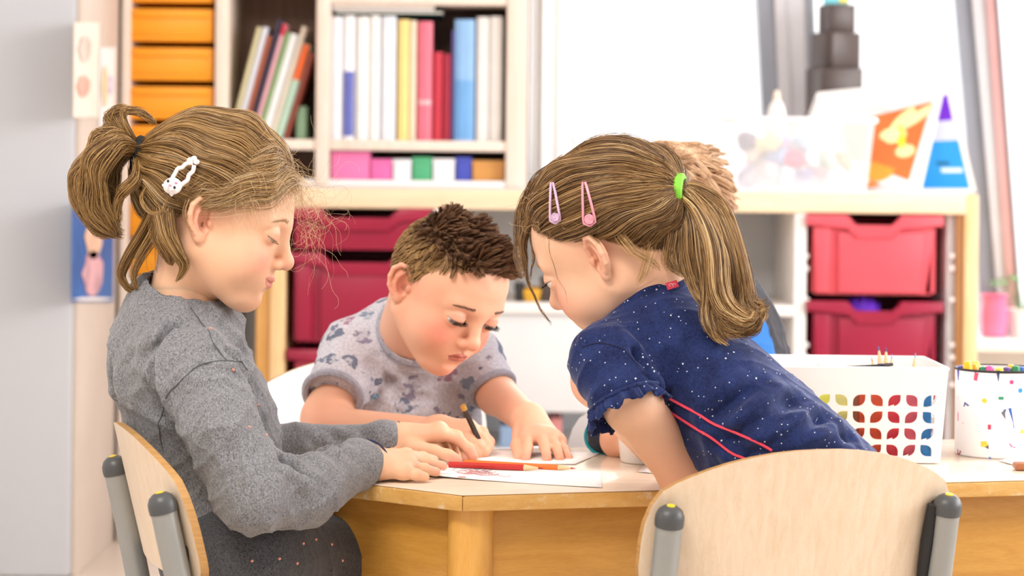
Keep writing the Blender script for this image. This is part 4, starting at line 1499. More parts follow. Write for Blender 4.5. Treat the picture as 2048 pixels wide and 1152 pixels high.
def mesh_object(name, V, Q, mat, parent=None, col=None):
    me = bpy.data.meshes.new(name)
    me.vertices.add(len(V))
    me.vertices.foreach_set('co', np.asarray(V, np.float32).ravel())
    me.loops.add(Q.size)
    me.loops.foreach_set('vertex_index', Q.astype(np.int32).ravel())
    me.polygons.add(len(Q))
    me.polygons.foreach_set('loop_start', np.arange(0, Q.size, Q.shape[1], dtype=np.int32))
    me.update(calc_edges=True)
    me.polygons.foreach_set('use_smooth', np.ones(len(Q), bool))
    if col is not None:
        at = me.color_attributes.new('Col', 'FLOAT_COLOR', 'POINT')
        c4 = np.ones((len(V), 4), np.float32)
        c4[:, :3] = col
        at.data.foreach_set('color', c4.ravel())
    me.materials.append(mat)
    me.update()
    o = bpy.data.objects.new(name, me)
    COL.objects.link(o)
    if parent is not None:
        o.parent = parent
        o.location = -parent.location
    return o


def lin(h):
    return np.array(srgb(h))


# ------------------------------------------------------------------ materials of the children
def skin_material():
    m = bpy.data.materials.new('skin')
    t = NT(m)
    a = t.add('ShaderNodeVertexColor', layer_name='Col')
    n = t.noise(t.coord(), 160, 3)
    t.color(t.mix(t.ramp(n, [(.3, (0, 0, 0)), (.7, (.14, .14, .14))]), a.outputs[0], srgb('#e8b39c')))
    b = t.b.inputs
    b['Roughness'].default_value = .48
    b['Specular IOR Level'].default_value = .35
    b['Subsurface Weight'].default_value = .25
    b['Subsurface Radius'].default_value = (1.0, .35, .2)
    b['Subsurface Scale'].default_value = .0028
    t.bump(t.noise(t.coord(), 900, 2), .08, .0004)
    return m


M_skin = skin_material()


def attr_material(name, rough=.5, coat=0.0):
    m = bpy.data.materials.new(name)
    t = NT(m)
    a = t.add('ShaderNodeVertexColor', layer_name='Col')
    t.color(a.outputs[0])
    t.b.inputs['Roughness'].default_value = rough
    t.b.inputs['Coat Weight'].default_value = coat
    t.b.inputs['Coat Roughness'].default_value = .05
    return m


M_eye = attr_material('eyeball', .25, .8)


def hair_material(name, c0, c1, c2, rough=.38):
    m = bpy.data.materials.new(name)
    t = NT(m)
    hi = t.add('ShaderNodeHairInfo')
    c = t.ramp(hi.outputs['Random'], [(0.0, srgb(c0)), (.5, srgb(c1)), (1.0, srgb(c2))])
    t.color(c)
    t.b.inputs['Roughness'].default_value = rough
    t.b.inputs['Specular IOR Level'].default_value = .55
    t.b.inputs['Anisotropic'].default_value = .5
    return m


def strands(name, pts, mat, parent, r_root=.00032, r_tip=.00012, kind='stuff'):
    """pts: (N, S, 3) world positions"""
    N, S, _ = pts.shape
    hc = bpy.data.hair_curves.new(name)
    hc.add_curves([S] * N)
    hc.position_data.foreach_set('vector', np.ascontiguousarray(pts, np.float32).ravel())
    ra = hc.attributes.get('radius') or hc.attributes.new('radius', 'FLOAT', 'POINT')
    rr = np.tile(np.linspace(0, 1, S) ** 2, N)
    ra.data.foreach_set('value', (r_root + (r_tip - r_root) * rr).astype(np.float32))
    hc.materials.append(mat)
    o = bpy.data.objects.new(name, hc)
    COL.objects.link(o)
    o.parent = parent
    o.location = -parent.location
    if kind:
        o['kind'] = kind
    return o


# ------------------------------------------------------------------ head
def rot_ypr(y, p, r):
    y, p, r = map(math.radians, (y, p, r))
    cy, sy, cp, sp, c3, s3 = math.cos(y), math.sin(y), math.cos(p), math.sin(p), math.cos(r), math.sin(r)
    Rz = np.array([[cy, -sy, 0], [sy, cy, 0], [0, 0, 1]])
    Ry = np.array([[cp, 0, sp], [0, 1, 0], [-sp, 0, cp]])
    Rx = np.array([[1, 0, 0], [0, c3, -s3], [0, s3, c3]])
    return Rz @ Ry @ Rx


class Head:
    """local frame: x to the face, y to the child's left, z up; metres for a five-year-old"""

    def __init__(self, px, py, Y, yaw, pitch, roll, s, h, lid=(-8, -32), gaze=-22, smile=0.0, neck=None, eyez=-.016, eyer=.0136, mw=1.0):
        self.mw = mw
        self.eyec = (.0690, .0305, eyez)
        self.eyer = eyer
        self.c = np.array(P(px, py, Y))
        self.R = rot_ypr(yaw, pitch, roll)
        self.s, self.h, self.lid, self.gaze, self.smile = s, h, lid, gaze, smile
        self.neck = neck

    def w(self, p):
        return self.c + self.s * (np.asarray(p, float) @ self.R.T)

    def l(self, p):
        return ((np.asarray(p, float) - self.c) @ self.R) / self.s

    def build(self):
        g = Grid((-.125, -.100, -.165), (.122, .100, .098), self.h)
        g.ell((-.004, 0, .012), (.081, .070, .070), k=.01)
        g.ell((.028, 0, .010), (.056, .060, .056), k=.02)
        g.ell((.026, 0, -.043), (.053, .053, .056), k=.025)
        for s in (1, -1):
            g.cone((.0, s * .046, -.055), (.052, s * .016, -.092), .020, .018, k=.022)
            g.ball((.050, s * .031, -.052), .0295, k=.018)
            g.cone((.0765, s * .008, .001), (.066, s * .040, .001), .009, .008, k=.014)
        g.ball((.0635, 0, -.0945), .0172, k=.014)
        g.ell((.067, 0, -.067), (.0195, .027, .021), k=.014)
        for s in (1, -1):
            g.ell((.0885, s * .0315, self.eyec[2] + .0005), (.0130, .017, .0110), k=.010, sub=True)
        # nose
        g.cone((.0800, 0, -.006), (.0945, 0, -.037), .0062, .0078, k=.011)
        g.ball((.0962, 0, -.0408), .0094, k=.006)
        for s in (1, -1):
            g.ball((.0880, s * .0105, -.0458), .0066, k=.005)
            g.ell((.0935, s * .0058, -.0520), (.0042, .0026, .0030), k=.002, sub=True)
        # lips
        for s in (1, -1):
            g.cone((.0850, 0, -.0640), (.0778 - (self.mw - 1) * .022, s * .0185 * self.mw, -.0672 + self.smile * .6), .0046, .0022, k=.004)
            g.cone((.0814, 0, -.0730), (.0772 - (self.mw - 1) * .020, s * .0165 * self.mw, -.0706 + self.smile * .5), .0054, .0026, k=.004)
        g.ell((.0885, 0, -.0577), (.004, .0028, .006), k=.004, sub=True)
        cx_, cy_ = .0790 - (self.mw - 1) * .026, .0205 * self.mw
        q = [(cx_, -cy_, -.0682 + self.smile), (.0860, -.010, -.0690), (.0895, 0, -.0686), (.0860, .010, -.0690), (cx_, cy_, -.0682 + self.smile)]
        g.chain(q, [.0005, .0012, .0012, .0012, .0005], k=.0018, sub=True)
        g.ell((.0850, 0, -.0838), (.006, .012, .0045), k=.008, sub=True)
        # eyelids
        eh, el = (math.radians(a) for a in self.lid)
        for s in (1, -1):
            c = (self.eyec[0], s * self.eyec[1], self.eyec[2])
            g.capped(c, self.eyer + .0013, (math.sin(eh), 0, -math.cos(eh)), k=.0022)
            g.capped(c, self.eyer + .0010, (-math.sin(el), 0, math.cos(el)), k=.0022)
        # ears
        for s in (1, -1):
            o = np.array((-.006, s * .0655, -.020))
            fl = math.radians(24)
            n = nz((math.sin(fl) * -0.0 + .28, s * 1.0, 0.05))          # outward
            u = nz(np.array((1, 0, -.10)) - n * n[0])                     # toward the face
            u = nz(u + np.array((0, -s * .30, 0)))
            n = nz(n - u * (n @ u))
            w_ = np.cross(u, n) * (1 if s > 0 else -1)
            w_ = nz(w_ if w_[2] > 0 else -w_)
            tl = math.radians(18)
            u, w_ = u * math.cos(tl) + w_ * math.sin(tl), w_ * math.cos(tl) - u * math.sin(tl)
            E = lambda a, b, d: o + u * a + w_ * b + n * d
            R = np.stack([u, w_, n], 1)
            g.ell(E(-.004, .002, .006), (.0150, .0250, .0050), R, k=.006)
            g.ell(E(.003, -.001, .0105), (.0104, .0165, .0080), R, k=.0016, sub=True)
            rim = [(.010, .004, .006), (.0085, .016, .009), (.002, .0255, .0105), (-.0085, .0255, .0115), (-.0165, .018, .0125), (-.0185, .006, .0125), (-.0165, -.006, .011), (-.010, -.016, .009)]
            g.chain([E(*a) for a in rim], [.0022, .0027, .0031, .0033, .0033, .0031, .0029, .0030], k=.0018)
            anti = [(-.004, .013, .0085), (-.009, .008, .0095), (-.0105, -.002, .0095), (-.006, -.011, .0085)]
            g.chain([E(*a) for a in anti], [.002, .0023, .0024, .0024], k=.0015)
            g.ell(E(-.003, -.0205, .0065), (.0070, .0075, .0042), R, k=.004)
            g.ell(E(.0085, -.004, .0065), (.0036, .0050, .0035), R, k=.003)
            g.ball(E(.003, -.006, .005), .0036, k=.002, sub=True)
            setattr(self, 'ear%d' % s, (o, u, w_, n))
        # neck, given in world coordinates
        if self.neck:
            a, b, ra, rb = self.neck
            g.cone(self.l(a), self.l(b), ra / self.s, rb / self.s, k=.022)
        V, Q = g.mesh(1)
        return V, Q

    def colours(self, V, skin, lipc, blush, hairc=None, hairmask=None, brow=None, lash='#4a3026'):
        c = np.tile(lin(skin), (len(V), 1))

        def spot(center, rad, colr, amt):
            d2 = (((V - np.array(center)) / np.array(rad)) ** 2).sum(1)
            wgt = (amt * np.exp(-d2))[:, None]
            c[:] = c * (1 - wgt) + lin(colr) * wgt
        for s in (1, -1):
            spot((.066, s * .042, -.045), (.030, .020, .019), blush, .75)
            spot((-.006, s * .075, -.016), (.020, .014, .026), blush, .45)
            spot((-.001, s * .0700, -.024), (.007, .006, .011), '#a8452f', .75)  # hollow of the ear: shading painted as darker, redder skin
            spot((.0935, s * .0058, -.0515), (.0035, .003, .0035), '#8c3a30', .8)
            spot((.082, s * .031, -.010), (.01, .018, .01), '#e8a898', .35)
        spot((.098, 0, -.043), (.012, .012, .010), blush, .5)
        spot((.078, 0, -.098), (.02, .02, .012), blush, .25)
        # lips
        hw = .0195 * self.mw
        m = (np.abs(V[:, 1]) < hw) & (V[:, 0] > .068)
        zl = V[:, 2] - (-.0690 + self.smile * (np.abs(V[:, 1]) / (.0205 * self.mw)) ** 2)
        taper = np.sqrt(np.clip(1 - (np.abs(V[:, 1]) / hw) ** 2, 0, 1))
        lo, hi = -.0098 * taper, .0078 * taper
        wl = np.where(m, np.clip((zl - lo) / .0015, 0, 1) * np.clip((hi - zl) / .0015, 0, 1), 0)[:, None] * .8
        c = c * (1 - wl) + lin(lipc) * wl
        wd = np.where(m, np.exp(-(zl / .0011) ** 2), 0)[:, None] * .6
        c = c * (1 - wd) + lin('#7e2f2a') * wd
        # lash lines
        eh, el = (math.radians(a) for a in self.lid)
        for s in (1, -1):
            q = V - np.array((self.eyec[0], s * self.eyec[1], self.eyec[2]))
            r = np.linalg.norm(q, axis=1)
            e = np.arctan2(q[:, 2], q[:, 0])
            near = (np.abs(r - self.eyer - .0012) < .0024) & (q[:, 0] > .003)
            w1 = np.where(near, np.exp(-((e - eh - .02) / .10) ** 2), 0)[:, None] * .95
            c = c * (1 - w1) + lin(lash) * w1
            w2 = np.where(near, np.exp(-((e - el) / .06) ** 2), 0)[:, None] * .35
            c = c * (1 - w2) + lin(lash) * w2
            w3 = np.where(near, np.exp(-((e - eh - .62) / .12) ** 2), 0)[:, None] * .3      # lid crease, its shade put into the skin colour
            c = c * (1 - w3) + lin('#c98a78') * w3
        if hairmask is not None:
            mk = hairmask(V)[:, None]
            c = c * (1 - mk) + lin(hairc) * mk
        return c

    def eyes(self, parent, iris='#5a4632'):
        for s in (1, -1):
            n, m = 28, 20
            th = np.linspace(0, math.pi, m + 1)
            V, Q = [], []
            for a in th:
                for k in range(n):
                    V.append((math.cos(a), math.sin(a) * math.cos(2 * math.pi * k / n), math.sin(a) * math.sin(2 * math.pi * k / n)))
            for i in range(m):
                for k in range(n):
                    Q.append((i * n + k, i * n + (k + 1) % n, (i + 1) * n + (k + 1) % n, (i + 1) * n + k))
            V, Q = np.array(V), np.array(Q)
            ang = np.arccos(np.clip(V[:, 0], -1, 1))
            col = np.tile(lin('#efe9e6'), (len(V), 1))
            col[ang < .60] = lin(iris)
            col[(ang >= .52) & (ang < .60)] = lin('#2c211a')
            col[ang < .26] = lin('#0a0808')
            ga = math.radians(self.gaze)
            Rg = np.array([[math.cos(ga), 0, -math.sin(ga)], [0, 1, 0], [math.sin(ga), 0, math.cos(ga)]])
            W = V * self.eyer @ Rg.T + np.array((self.eyec[0], s * self.eyec[1], self.eyec[2]))
            mesh_object('eye', self.w(W), Q, M_eye, parent, col)

    def lashes(self, parent, mat, n=46, length=.0075, down=.0):
        eh = math.radians(self.lid[0])
        out = []
        for s in (1, -1):
            c = np.array((self.eyec[0], s * self.eyec[1], self.eyec[2]))
            for k in range(n):
                a = math.radians(-58 + 116 * k / (n - 1)) + rng.normal(0, .02)
                d0 = np.array((math.cos(eh) * math.cos(a), math.sin(a), math.sin(eh) * math.cos(a)))
                root = c + d0 * (self.eyer + .0013)
                L = length * (.7 + .3 * rng.random()) * (0.75 + .25 * abs(math.sin(a * 1.2)))
                dr = nz(d0 + np.array((0, .15 * math.sin(a), -.55 + down)))
                mid = root + dr * L * .5
                end = root + dr * L + np.array((.0006, 0, .0016)) * 1.2
                out.append([root, mid, end])
        return strands('eyelashes', self.w(np.array(out)), mat, parent, .00016, .00005)

    def brows(self, parent, mat, n=150, arch=.004, z0=.004):
        out = []
        for s in (1, -1):
            for k in range(n):
                f = rng.random()
                y = s * (.010 + .034 * f)
                x = .0868 - .016 * f ** 2 - .002
                z = z0 + arch * math.sin(math.pi * min(1, f * 1.05)) + rng.normal(0, .0012) * (1 - .5 * f)
                root = np.array((x, y, z))
                # push on to the brow surface
                root[0] = .0855 - (abs(y) - .008) ** 2 * 9.0
                d = nz(np.array((.10 - .35 * f, s * .9, .30 - .55 * f)))
                out.append([root - d * .0, root + d * .003 + np.array((.0012, 0, 0)), root + d * .0062])
        return strands('eyebrows', self.w(np.array(out)), mat, parent, .00014, .00005)


SK = (np.array((-.004, 0, .012)), np.array((.0825, .0715, .0715)))


def hairline(V):
    """1 inside the hair-bearing part of the scalp (local head coordinates)"""
    x, y, z = V[:, 0], V[:, 1], V[:, 2]
    zz = np.interp(x, [-.10, -.075, -.045, -.022, -.010, .012, .030, .052, .070, .085], [-.070, -.066, -.040, -.014, .006, .006, .016, .034, .050, .064])
    return np.clip((z - zz) / .006, 0, 1)


def scalp_roots(V, Q, N, mask):
    m = mask(V)
    fm = m[Q].mean(1)
    area = np.linalg.norm(np.cross(V[Q[:, 2]] - V[Q[:, 0]], V[Q[:, 3]] - V[Q[:, 1]]), axis=1)
    p = area * np.where(fm > .02, fm, 0)
    # leave the ears bald
    cen = V[Q].mean(1)
    e = ((cen - SK[0]) / SK[1])
    p = p * (np.linalg.norm(e, axis=1) < 1.13)
    idx = rng.choice(len(Q), N, p=p / p.sum())
    w = rng.dirichlet((1, 1, 1, 1), N)
    return (V[Q[idx]] * w[:, :, None]).sum(1)


def slerp_paths(root, target, S, lift, tw=None):
    """paths over the skull from root to target in the space where the skull is a unit ball"""
    a = (root - SK[0]) / SK[1]
    b = (target - SK[0]) / SK[1]
    ra, rb = np.linalg.norm(a, axis=1, keepdims=True), np.linalg.norm(b, axis=1, keepdims=True)
    a, b = a / ra, b / rb
    om = np.arccos(np.clip((a * b).sum(1, keepdims=True), -.9999, .9999))
    t = np.linspace(0, 1, S)[None, :, None]
    so = np.sin(om)[:, None, :]
    o3 = om[:, None, :]
    d = (np.sin((1 - t) * o3) * a[:, None, :] + np.sin(t * o3) * b[:, None, :]) / so
    r = ra[:, None, :] * (1 - t) + rb[:, None, :] * t
    r = r + lift[:, None, None] * np.sin(np.pi * np.clip(t * 1.0, 0, 1)) ** .7 * (1 - t) ** .45 * 1.25
    return d * r * SK[1] + SK[0]


def clumped(P3, n_guides, amt, power=1.0, seed=0):
    """pull every path towards the nearest of n_guides guide paths, more towards the tip"""
    r = np.random.default_rng(seed)
    N, S, _ = P3.shape
    gi = r.choice(N, n_guides, replace=False)
    G = P3[gi]
    mid = S // 3
    near = np.empty(N, int)
    for i in range(0, N, 2000):
        d = ((P3[i:i + 2000, None, mid, :] - G[None, :, mid, :]) ** 2).sum(-1)
        near[i:i + 2000] = d.argmin(1)
    t = (np.linspace(0, 1, S) ** power)[None, :, None] * amt
    return P3 * (1 - t) + G[near] * t, near


def catmull(pts, S):
    pts = np.asarray(pts, float)
    n = len(pts)
    t = np.linspace(0, n - 1, S)
    i = np.clip(t.astype(int), 0, n - 2)
    f = (t - i)[:, None]
    p0, p1, p2, p3 = pts[np.maximum(i - 1, 0)], pts[i], pts[i + 1], pts[np.minimum(i + 2, n - 1)]
    return .5 * (2 * p1 + (p2 - p0) * f + (2 * p0 - 5 * p1 + 4 * p2 - p3) * f ** 2 + (3 * p1 - p0 - 3 * p2 + p3) * f ** 3)


def lock(guide, N, S, r, wav=.001, length_var=.12, seed=0, freq=9, flat_=(1, 1, 1)):
    """a lock of N hairs round a guide curve; r = list of spread radii along it"""
    q = np.random.default_rng(seed + 11)
    g = catmull(guide, 60)
    rr = np.interp(np.linspace(0, 1, 60), np.linspace(0, 1, len(r)), r)
    off = q.normal(0, 1, (N, 3))
    off /= np.linalg.norm(off, axis=1, keepdims=True) + 1e-9
    off *= (q.random((N, 1)) ** .5) * np.array(flat_)
    end = 1 - length_var * q.random(N)
    out = np.empty((N, S, 3))
    tt = np.linspace(0, 1, S)
    ph = q.random((N, 3)) * 6.28
    k = np.arange(60) / 59
    for a in range(3):
        ga = np.interp(tt[None, :] * end[:, None], k, g[:, a])
        ra = np.interp(tt[None, :] * end[:, None], k, rr)
        out[:, :, a] = ga + off[:, a:a + 1] * ra + wav * np.sin(freq * tt[None, :] + ph[:, a:a + 1]) * tt[None, :]
    return out


def drift(p, amp, freq, seed):
    """slow wandering of hairs: displacement that varies smoothly with place and grows from the root"""
    q = np.random.default_rng(seed)
    S = p.shape[1]
    env = np.sin(np.linspace(0, math.pi, S) ** 1.0)[None, :, None]
    out = np.zeros_like(p)
    for _ in range(4):
        k = q.normal(0, freq, (3, 3))
        out += np.sin(p @ k + q.random(3) * 6.28) * q.uniform(.4, 1)
    return p + out * amp * env


def N3(p):
    return np.array(P(*p))


def hand(g, wrist, knuckles, fingers, thumb, rw=.0165, rk=.0085, rf=.0066, rt=.0054, palm=None):
    """palm cones from the wrist to each knuckle, fingers as tapering chains of joints, thumb from the palm's side"""
    w = np.array(wrist)
    for kn in knuckles:
        kn = np.array(kn)
        g.cone(w, kn, rw, rk, k=.010)
    for a, b in zip(knuckles, knuckles[1:]):
        g.cone(a, b, rk, rk, k=.008)
    for kn, f in zip(knuckles, fingers):
        pts = [np.array(kn)] + [np.array(q) for q in f]
        n = len(pts)
        rs = [rf * 1.12] + [rf + (rt - rf) * (i / (n - 1)) for i in range(1, n)]
        g.chain(pts, rs, k=.0022)
        for q in pts[1:-1]:
            g.ball(q, rf * 1.04, k=.002)
    if thumb:
        pts = [np.array(q) for q in thumb]
        n = len(pts)
        g.chain(pts, [rw * .62] + [rf * 1.12 + (rt * 1.12 - rf * 1.12) * (i / (n - 1)) for i in range(1, n)], k=.004)


def ripple(V, Nn, seeds, amp, fold=None):
    """soft cloth folds: displacement along the normal from warped waves"""
    q = np.random.default_rng(seeds)
    d = np.zeros(len(V))
    for i in range(5):
        k = q.normal(0, 1, 3)
        k = k / np.linalg.norm(k) * q.uniform(45, 110)
        wv = np.sin(V @ (q.normal(0, 1, 3) * 30) + q.random() * 6)
        s = np.sin(V @ k + 1.4 * wv + q.random() * 6)
        d += (1 - np.abs(s)) ** 2 * q.uniform(.5, 1) - .3
    return V + Nn * (d * amp)[:, None]  # amp may be an array


def creases(V, Nn, lines, px_scale=None):
    """explicit creases: (p0, p1, width, depth) valley (or ridge if depth < 0) along a segment"""
    d = np.zeros(len(V))
    for a, b, wd, dp in lines:
        a, b = np.array(a), np.array(b)
        ab = b - a
        t = np.clip(((V - a) @ ab) / (ab @ ab), 0, 1)
        r = np.linalg.norm(V - a - t[:, None] * ab, axis=1)
        e = np.sin(np.pi * np.clip(t, .02, .98)) ** .5
        dp, wd = dp * 2.9, wd * 1.2
        d += -dp * np.exp(-(r / wd) ** 2) * e + dp * .6 * np.exp(-((r - 1.9 * wd) / wd) ** 2) * e
    return V + Nn * d[:, None]


def melange(name, dark, light, scale=260, bump=.35, rough=.85):
    m = bpy.data.materials.new(name)
    t = NT(m)
    n1 = t.noise(t.coord('Object', (1.0, 1.0, .45), (0, .5, 0)), scale, 3, .7, .8)
    n2 = t.noise(t.coord('Object', (.5, 1.0, 1.0), (0, .9, .4)), scale * 1.4, 2, .7, .6)
    f = t.math('ADD', t.math('MULTIPLY', n1, .55), t.math('MULTIPLY', n2, .45))
    t.color(t.ramp(f, [(.36, srgb(dark)), (.64, srgb(light))]))
    t.b.inputs['Roughness'].default_value = rough
    t.b.inputs['Specular IOR Level'].default_value = .15
    t.b.inputs['Sheen Weight'].default_value = .25
    t.b.inputs['Sheen Roughness'].default_value = .5
    t.bump(f, bump, .0012)
    return m


def ring_tube(c, n, rad, r, up=None, k=36, squash=1.0, wob=0.0, freq=0):
    """closed ring of tube points round centre c with normal n"""
    n = Vector(n).normalized()
    u = (Vector(up) - n * Vector(up).dot(n)).normalized() if up else n.orthogonal().normalized()
    v = n.cross(u)
    return [Vector(c) + (u * math.cos(2 * math.pi * i / k) + v * math.sin(2 * math.pi * i / k) * squash) * (rad + wob * math.sin(freq * 2 * math.pi * i / k)) for i in range(k + 1)]


# ================================================================== girl in the grey sweater
g1 = empty('person', (-.30, 2.80, 0))
tag(g1, 'child with blond ponytail and grey melange sweater sitting at the left, looking down', 'person')
f1, l1, z1 = np.array((.93, .36, 0)), np.array((.36, -.93, 0)), np.array((0, 0, 1.))
B1 = np.stack([f1, l1, z1], 1)
hd = Head(443, 413, 2.76, -5, 17, -3, .945, .00115, lid=(-30, -42), gaze=-38, smile=.0050, eyez=-.0125, mw=1.15,
          neck=(N3((400, 470, 2.765)), N3((352, 640, 2.785)), .040, .0385))
HV, HQ = hd.build()
hc_ = hd.colours(HV, '#f1c19f', '#d8847c', '#ec9680', '#8a6a45', hairline, lash='#6b4a38')
BV = [hd.w(HV)]
BQ = [HQ]
BC = [hc_]
g = Grid((-.46, 2.56, .40), (-.02, 3.10, .78), .0018)
g.cone(N3((400, 470, 2.765)), N3((352, 640, 2.785)), .038, .037, k=.02)
g.ell(N3((368, 760, 2.79)), (.060, .085, .11), B1, k=.03)
sh_n, el_n, wr_n = N3((395, 735, 2.68)), N3((510, 985, 2.66)), N3((738, 926, 2.80))
sh_f, el_f, wr_f = N3((385, 720, 2.87)), N3((500, 893, 2.95)), N3((795, 882, 2.985))
g.chain([N3((405, 745, 2.71)), N3((508, 980, 2.66)), N3((615, 975, 2.71)), wr_n], [.022, .018, .016, .0175], k=.01)
g.chain([sh_f, el_f, N3((600, 888, 2.965)), wr_f], [.024, .015, .0125, .0165], k=.008)
GPz = lambda x, y, z: np.array(GP(x, y, T + z))
# near hand lies flat
hand(g, wr_n, [GPz(812, 912, .019), GPz(820, 921, .020), GPz(817, 932, .017), GPz(808, 943, .013)],
     [[GPz(845, 914, .015), GPz(868, 919, .010)], [GPz(856, 925, .017), GPz(886, 932, .0125)], [GPz(848, 938, .013), GPz(872, 944, .008)], [GPz(832, 949, .010), GPz(850, 954, .0068)]],
     [N3((752, 915, 2.84)), GPz(785, 908, .014), GPz(812, 903, .010)], rw=.0175, rk=.0088, rf=.0070, rt=.0056)
# far hand closes on the red pencil
hand(g, wr_f, [N3((880, 866, 2.975)), N3((878, 862, 2.995)), N3((874, 864, 3.015)), N3((866, 868, 3.03))],
     [[N3((917, 879, 2.975)), N3((938, 898, 2.972)), N3((947, 913, 2.968))], [N3((914, 872, 2.995)), N3((930, 896, 2.987)), N3((933, 915, 2.975))],
      [N3((905, 876, 3.015)), N3((916, 897, 3.01)), N3((912, 914, 2.995))], [N3((892, 880, 3.03)), N3((900, 899, 3.03)), N3((894, 912, 3.02))]],
     [N3((822, 895, 2.965)), N3((868, 902, 2.955)), N3((897, 911, 2.952)), N3((914, 919, 2.952))], rw=.0185, rk=.0098, rf=.0072, rt=.0060)
V, Q = g.mesh(1)
c = np.tile(lin('#f1c19f'), (len(V), 1))
for q_, r_, a_ in ((GPz(886, 932, .012), .010, .6), (N3((914, 919, 2.952)), .010, .6), (N3((945, 912, 2.968)), .012, .6), (N3((917, 879, 2.975)), .010, .35), (GPz(868, 944, .008), .01, .5)):
    wg = (a_ * np.exp(-((V - q_) ** 2).sum(1) / r_ ** 2))[:, None]
    c = c * (1 - wg) + lin('#ee9a90') * wg
BV.append(V), BQ.append(Q), BC.append(c)


def body_object(BV, BQ, BC, parent):
    off = 0
    q2 = []
    for v, q in zip(BV, BQ):
        q2.append(q + off)
        off += len(v)
    return mesh_object('body', np.concatenate(BV), np.concatenate(q2), M_skin, parent, np.concatenate(BC))


body_object(BV, BQ, BC, g1)
hd.eyes(g1, '#5f6f80')
M_lash_b = hair_material('blond_lashes', '#7a5a40', '#94724e', '#b08d66')
M_lash_d = hair_material('dark_lashes', '#120c0a', '#1c120e', '#2a1c16', .8)
for m_ in (M_lash_b, M_lash_d):
    m_.node_tree.nodes['Principled BSDF'].inputs['Specular IOR Level'].default_value = .08
hd.lashes(g1, M_lash_b, length=.0065)
M_brow_b = hair_material('blond_brows', '#a27d56', '#b89468', '#cfae84')
hd.brows(g1, M_brow_b, 170)

# sweater
g = Grid((-.50, 2.54, .36), (-.04, 3.06, .80), .0024)
g.ell(N3((330, 700, 2.785)), (.062, .094, .072), B1, k=.03)
g.ell(N3((368, 760, 2.795)), (.076, .100, .125), B1, k=.03)
g.ell(N3((425, 900, 2.82)), (.080, .100, .120), B1, k=.03)
g.ell(N3((462, 1060, 2.83)), (.085, .112, .105), B1, k=.03)
g.cone(N3((372, 655, 2.785)), N3((345, 610, 2.78)), .052, .044, k=.03)
g.chain([N3((398, 730, 2.695)), N3((440, 850, 2.655)), N3((508, 990, 2.645)), N3((612, 985, 2.70)), N3((715, 929, 2.790)), N3((760, 921, 2.822))], [.044, .0425, .0425, .039, .0255, .0245], k=.014)
g.ball(N3((712, 930, 2.787)), .028, k=.01)
g.chain([N3((388, 715, 2.87)), N3((500, 895, 2.95)), N3((600, 888, 2.965)), N3((812, 882, 2.989))], [.042, .030, .0245, .0222], k=.012)
g.ball(N3((768, 880, 2.98)), .026, k=.008)
axn, axf = nz(wr_n - N3((640, 975, 2.72))), nz(wr_f - N3((650, 888, 2.965)))
g.cutdisc(N3((741, 924, 2.807)), axn, .05, .05)
g.cutdisc(N3((795, 882, 2.987)), axf, .045, .045)
# neck opening
g.cone(N3((372, 575, 2.772)), N3((347, 628, 2.782)), .043, .041, k=.006, sub=True)
V, Q = g.mesh(2)
Nn = vnormals(V, Q)
V = ripple(V, Nn, 5, np.where((V[:, 1] > 2.90) | (V[:, 0] > -.19), .0010, .0032))
C1 = lambda *p: N3(p)
V = creases(V, vnormals(V, Q), [
    (C1(318, 815, 2.62), C1(388, 730, 2.62), .004, .0035), (C1(388, 730, 2.62), C1(470, 715, 2.66), .004, .0035), (C1(318, 815, 2.62), C1(322, 900, 2.62), .005, .005),
    (C1(300, 700, 2.68), C1(312, 850, 2.66), .008, .006), (C1(495, 700, 2.74), C1(500, 830, 2.72), .008, .006), (C1(455, 690, 2.68), C1(500, 790, 2.68), .007, .004),
    (C1(540, 925, 2.64), C1(610, 960, 2.66), .006, .006), (C1(535, 945, 2.63), C1(520, 1020, 2.62), .006, .005), (C1(600, 915, 2.70), C1(650, 985, 2.70), .006, .005), (C1(625, 900, 2.73), C1(690, 960, 2.74), .005, .0045), (C1(660, 895, 2.75), C1(715, 950, 2.77), .005, .004),
    (C1(370, 650, 2.70), C1(300, 720, 2.70), .006, .003), (C1(340, 640, 2.72), C1(270, 720, 2.72), .006, .003), (C1(250, 700, 2.75), C1(240, 830, 2.76), .007, .004), (C1(340, 640, 2.7), C1(330, 790, 2.68), .006, .003),
    (C1(600, 870, 2.95), C1(640, 900, 2.95), .005, .0012), (C1(660, 865, 2.95), C1(700, 895, 2.95), .005, .0012), (C1(720, 850, 2.96), C1(750, 900, 2.96), .005, .0010)])
swV = V.copy()
M_sweat = melange('grey_melange_knit', '#4c4e54', '#a2a3a8', 620, .5)
sw = mesh_object('sweater', V, Q, M_sweat, g1)
M_navy_trim = flat('navy_cuff_trim', '#333a5a', .8)
for ctr, ax, rad in ((N3((741, 924, 2.807)), axn, .0262), (N3((795, 882, 2.987)), axf, .0236)):
    wpart(MB().tube(ring_tube(ctr - ax * .004, ax, rad - .0034, .002), .0030, 8, False), 'cuff_roll', M_sweat, sw).location = (0, 0, 0)
    wpart(MB().tube(ring_tube(ctr + ax * .0018, ax, rad - .0005, .002), .0013, 6, False), 'cuff_trim', M_navy_trim, sw).location = (0, 0, 0)
cn = nz(N3((380, 560, 2.765)) - N3((347, 628, 2.782)))
cc = N3((352, 615, 2.78))
wpart(MB().tube(ring_tube(cc, cn, .047, .004), .0050, 8, False), 'collar', M_sweat, sw).location = (0, 0, 0)
wpart(MB().tube(ring_tube(cc - cn * .003, cn, .043, .004), .0040, 8, False), 'collar_lining', flat('navy_lining', '#3c4056', .9), sw).location = (0, 0, 0)



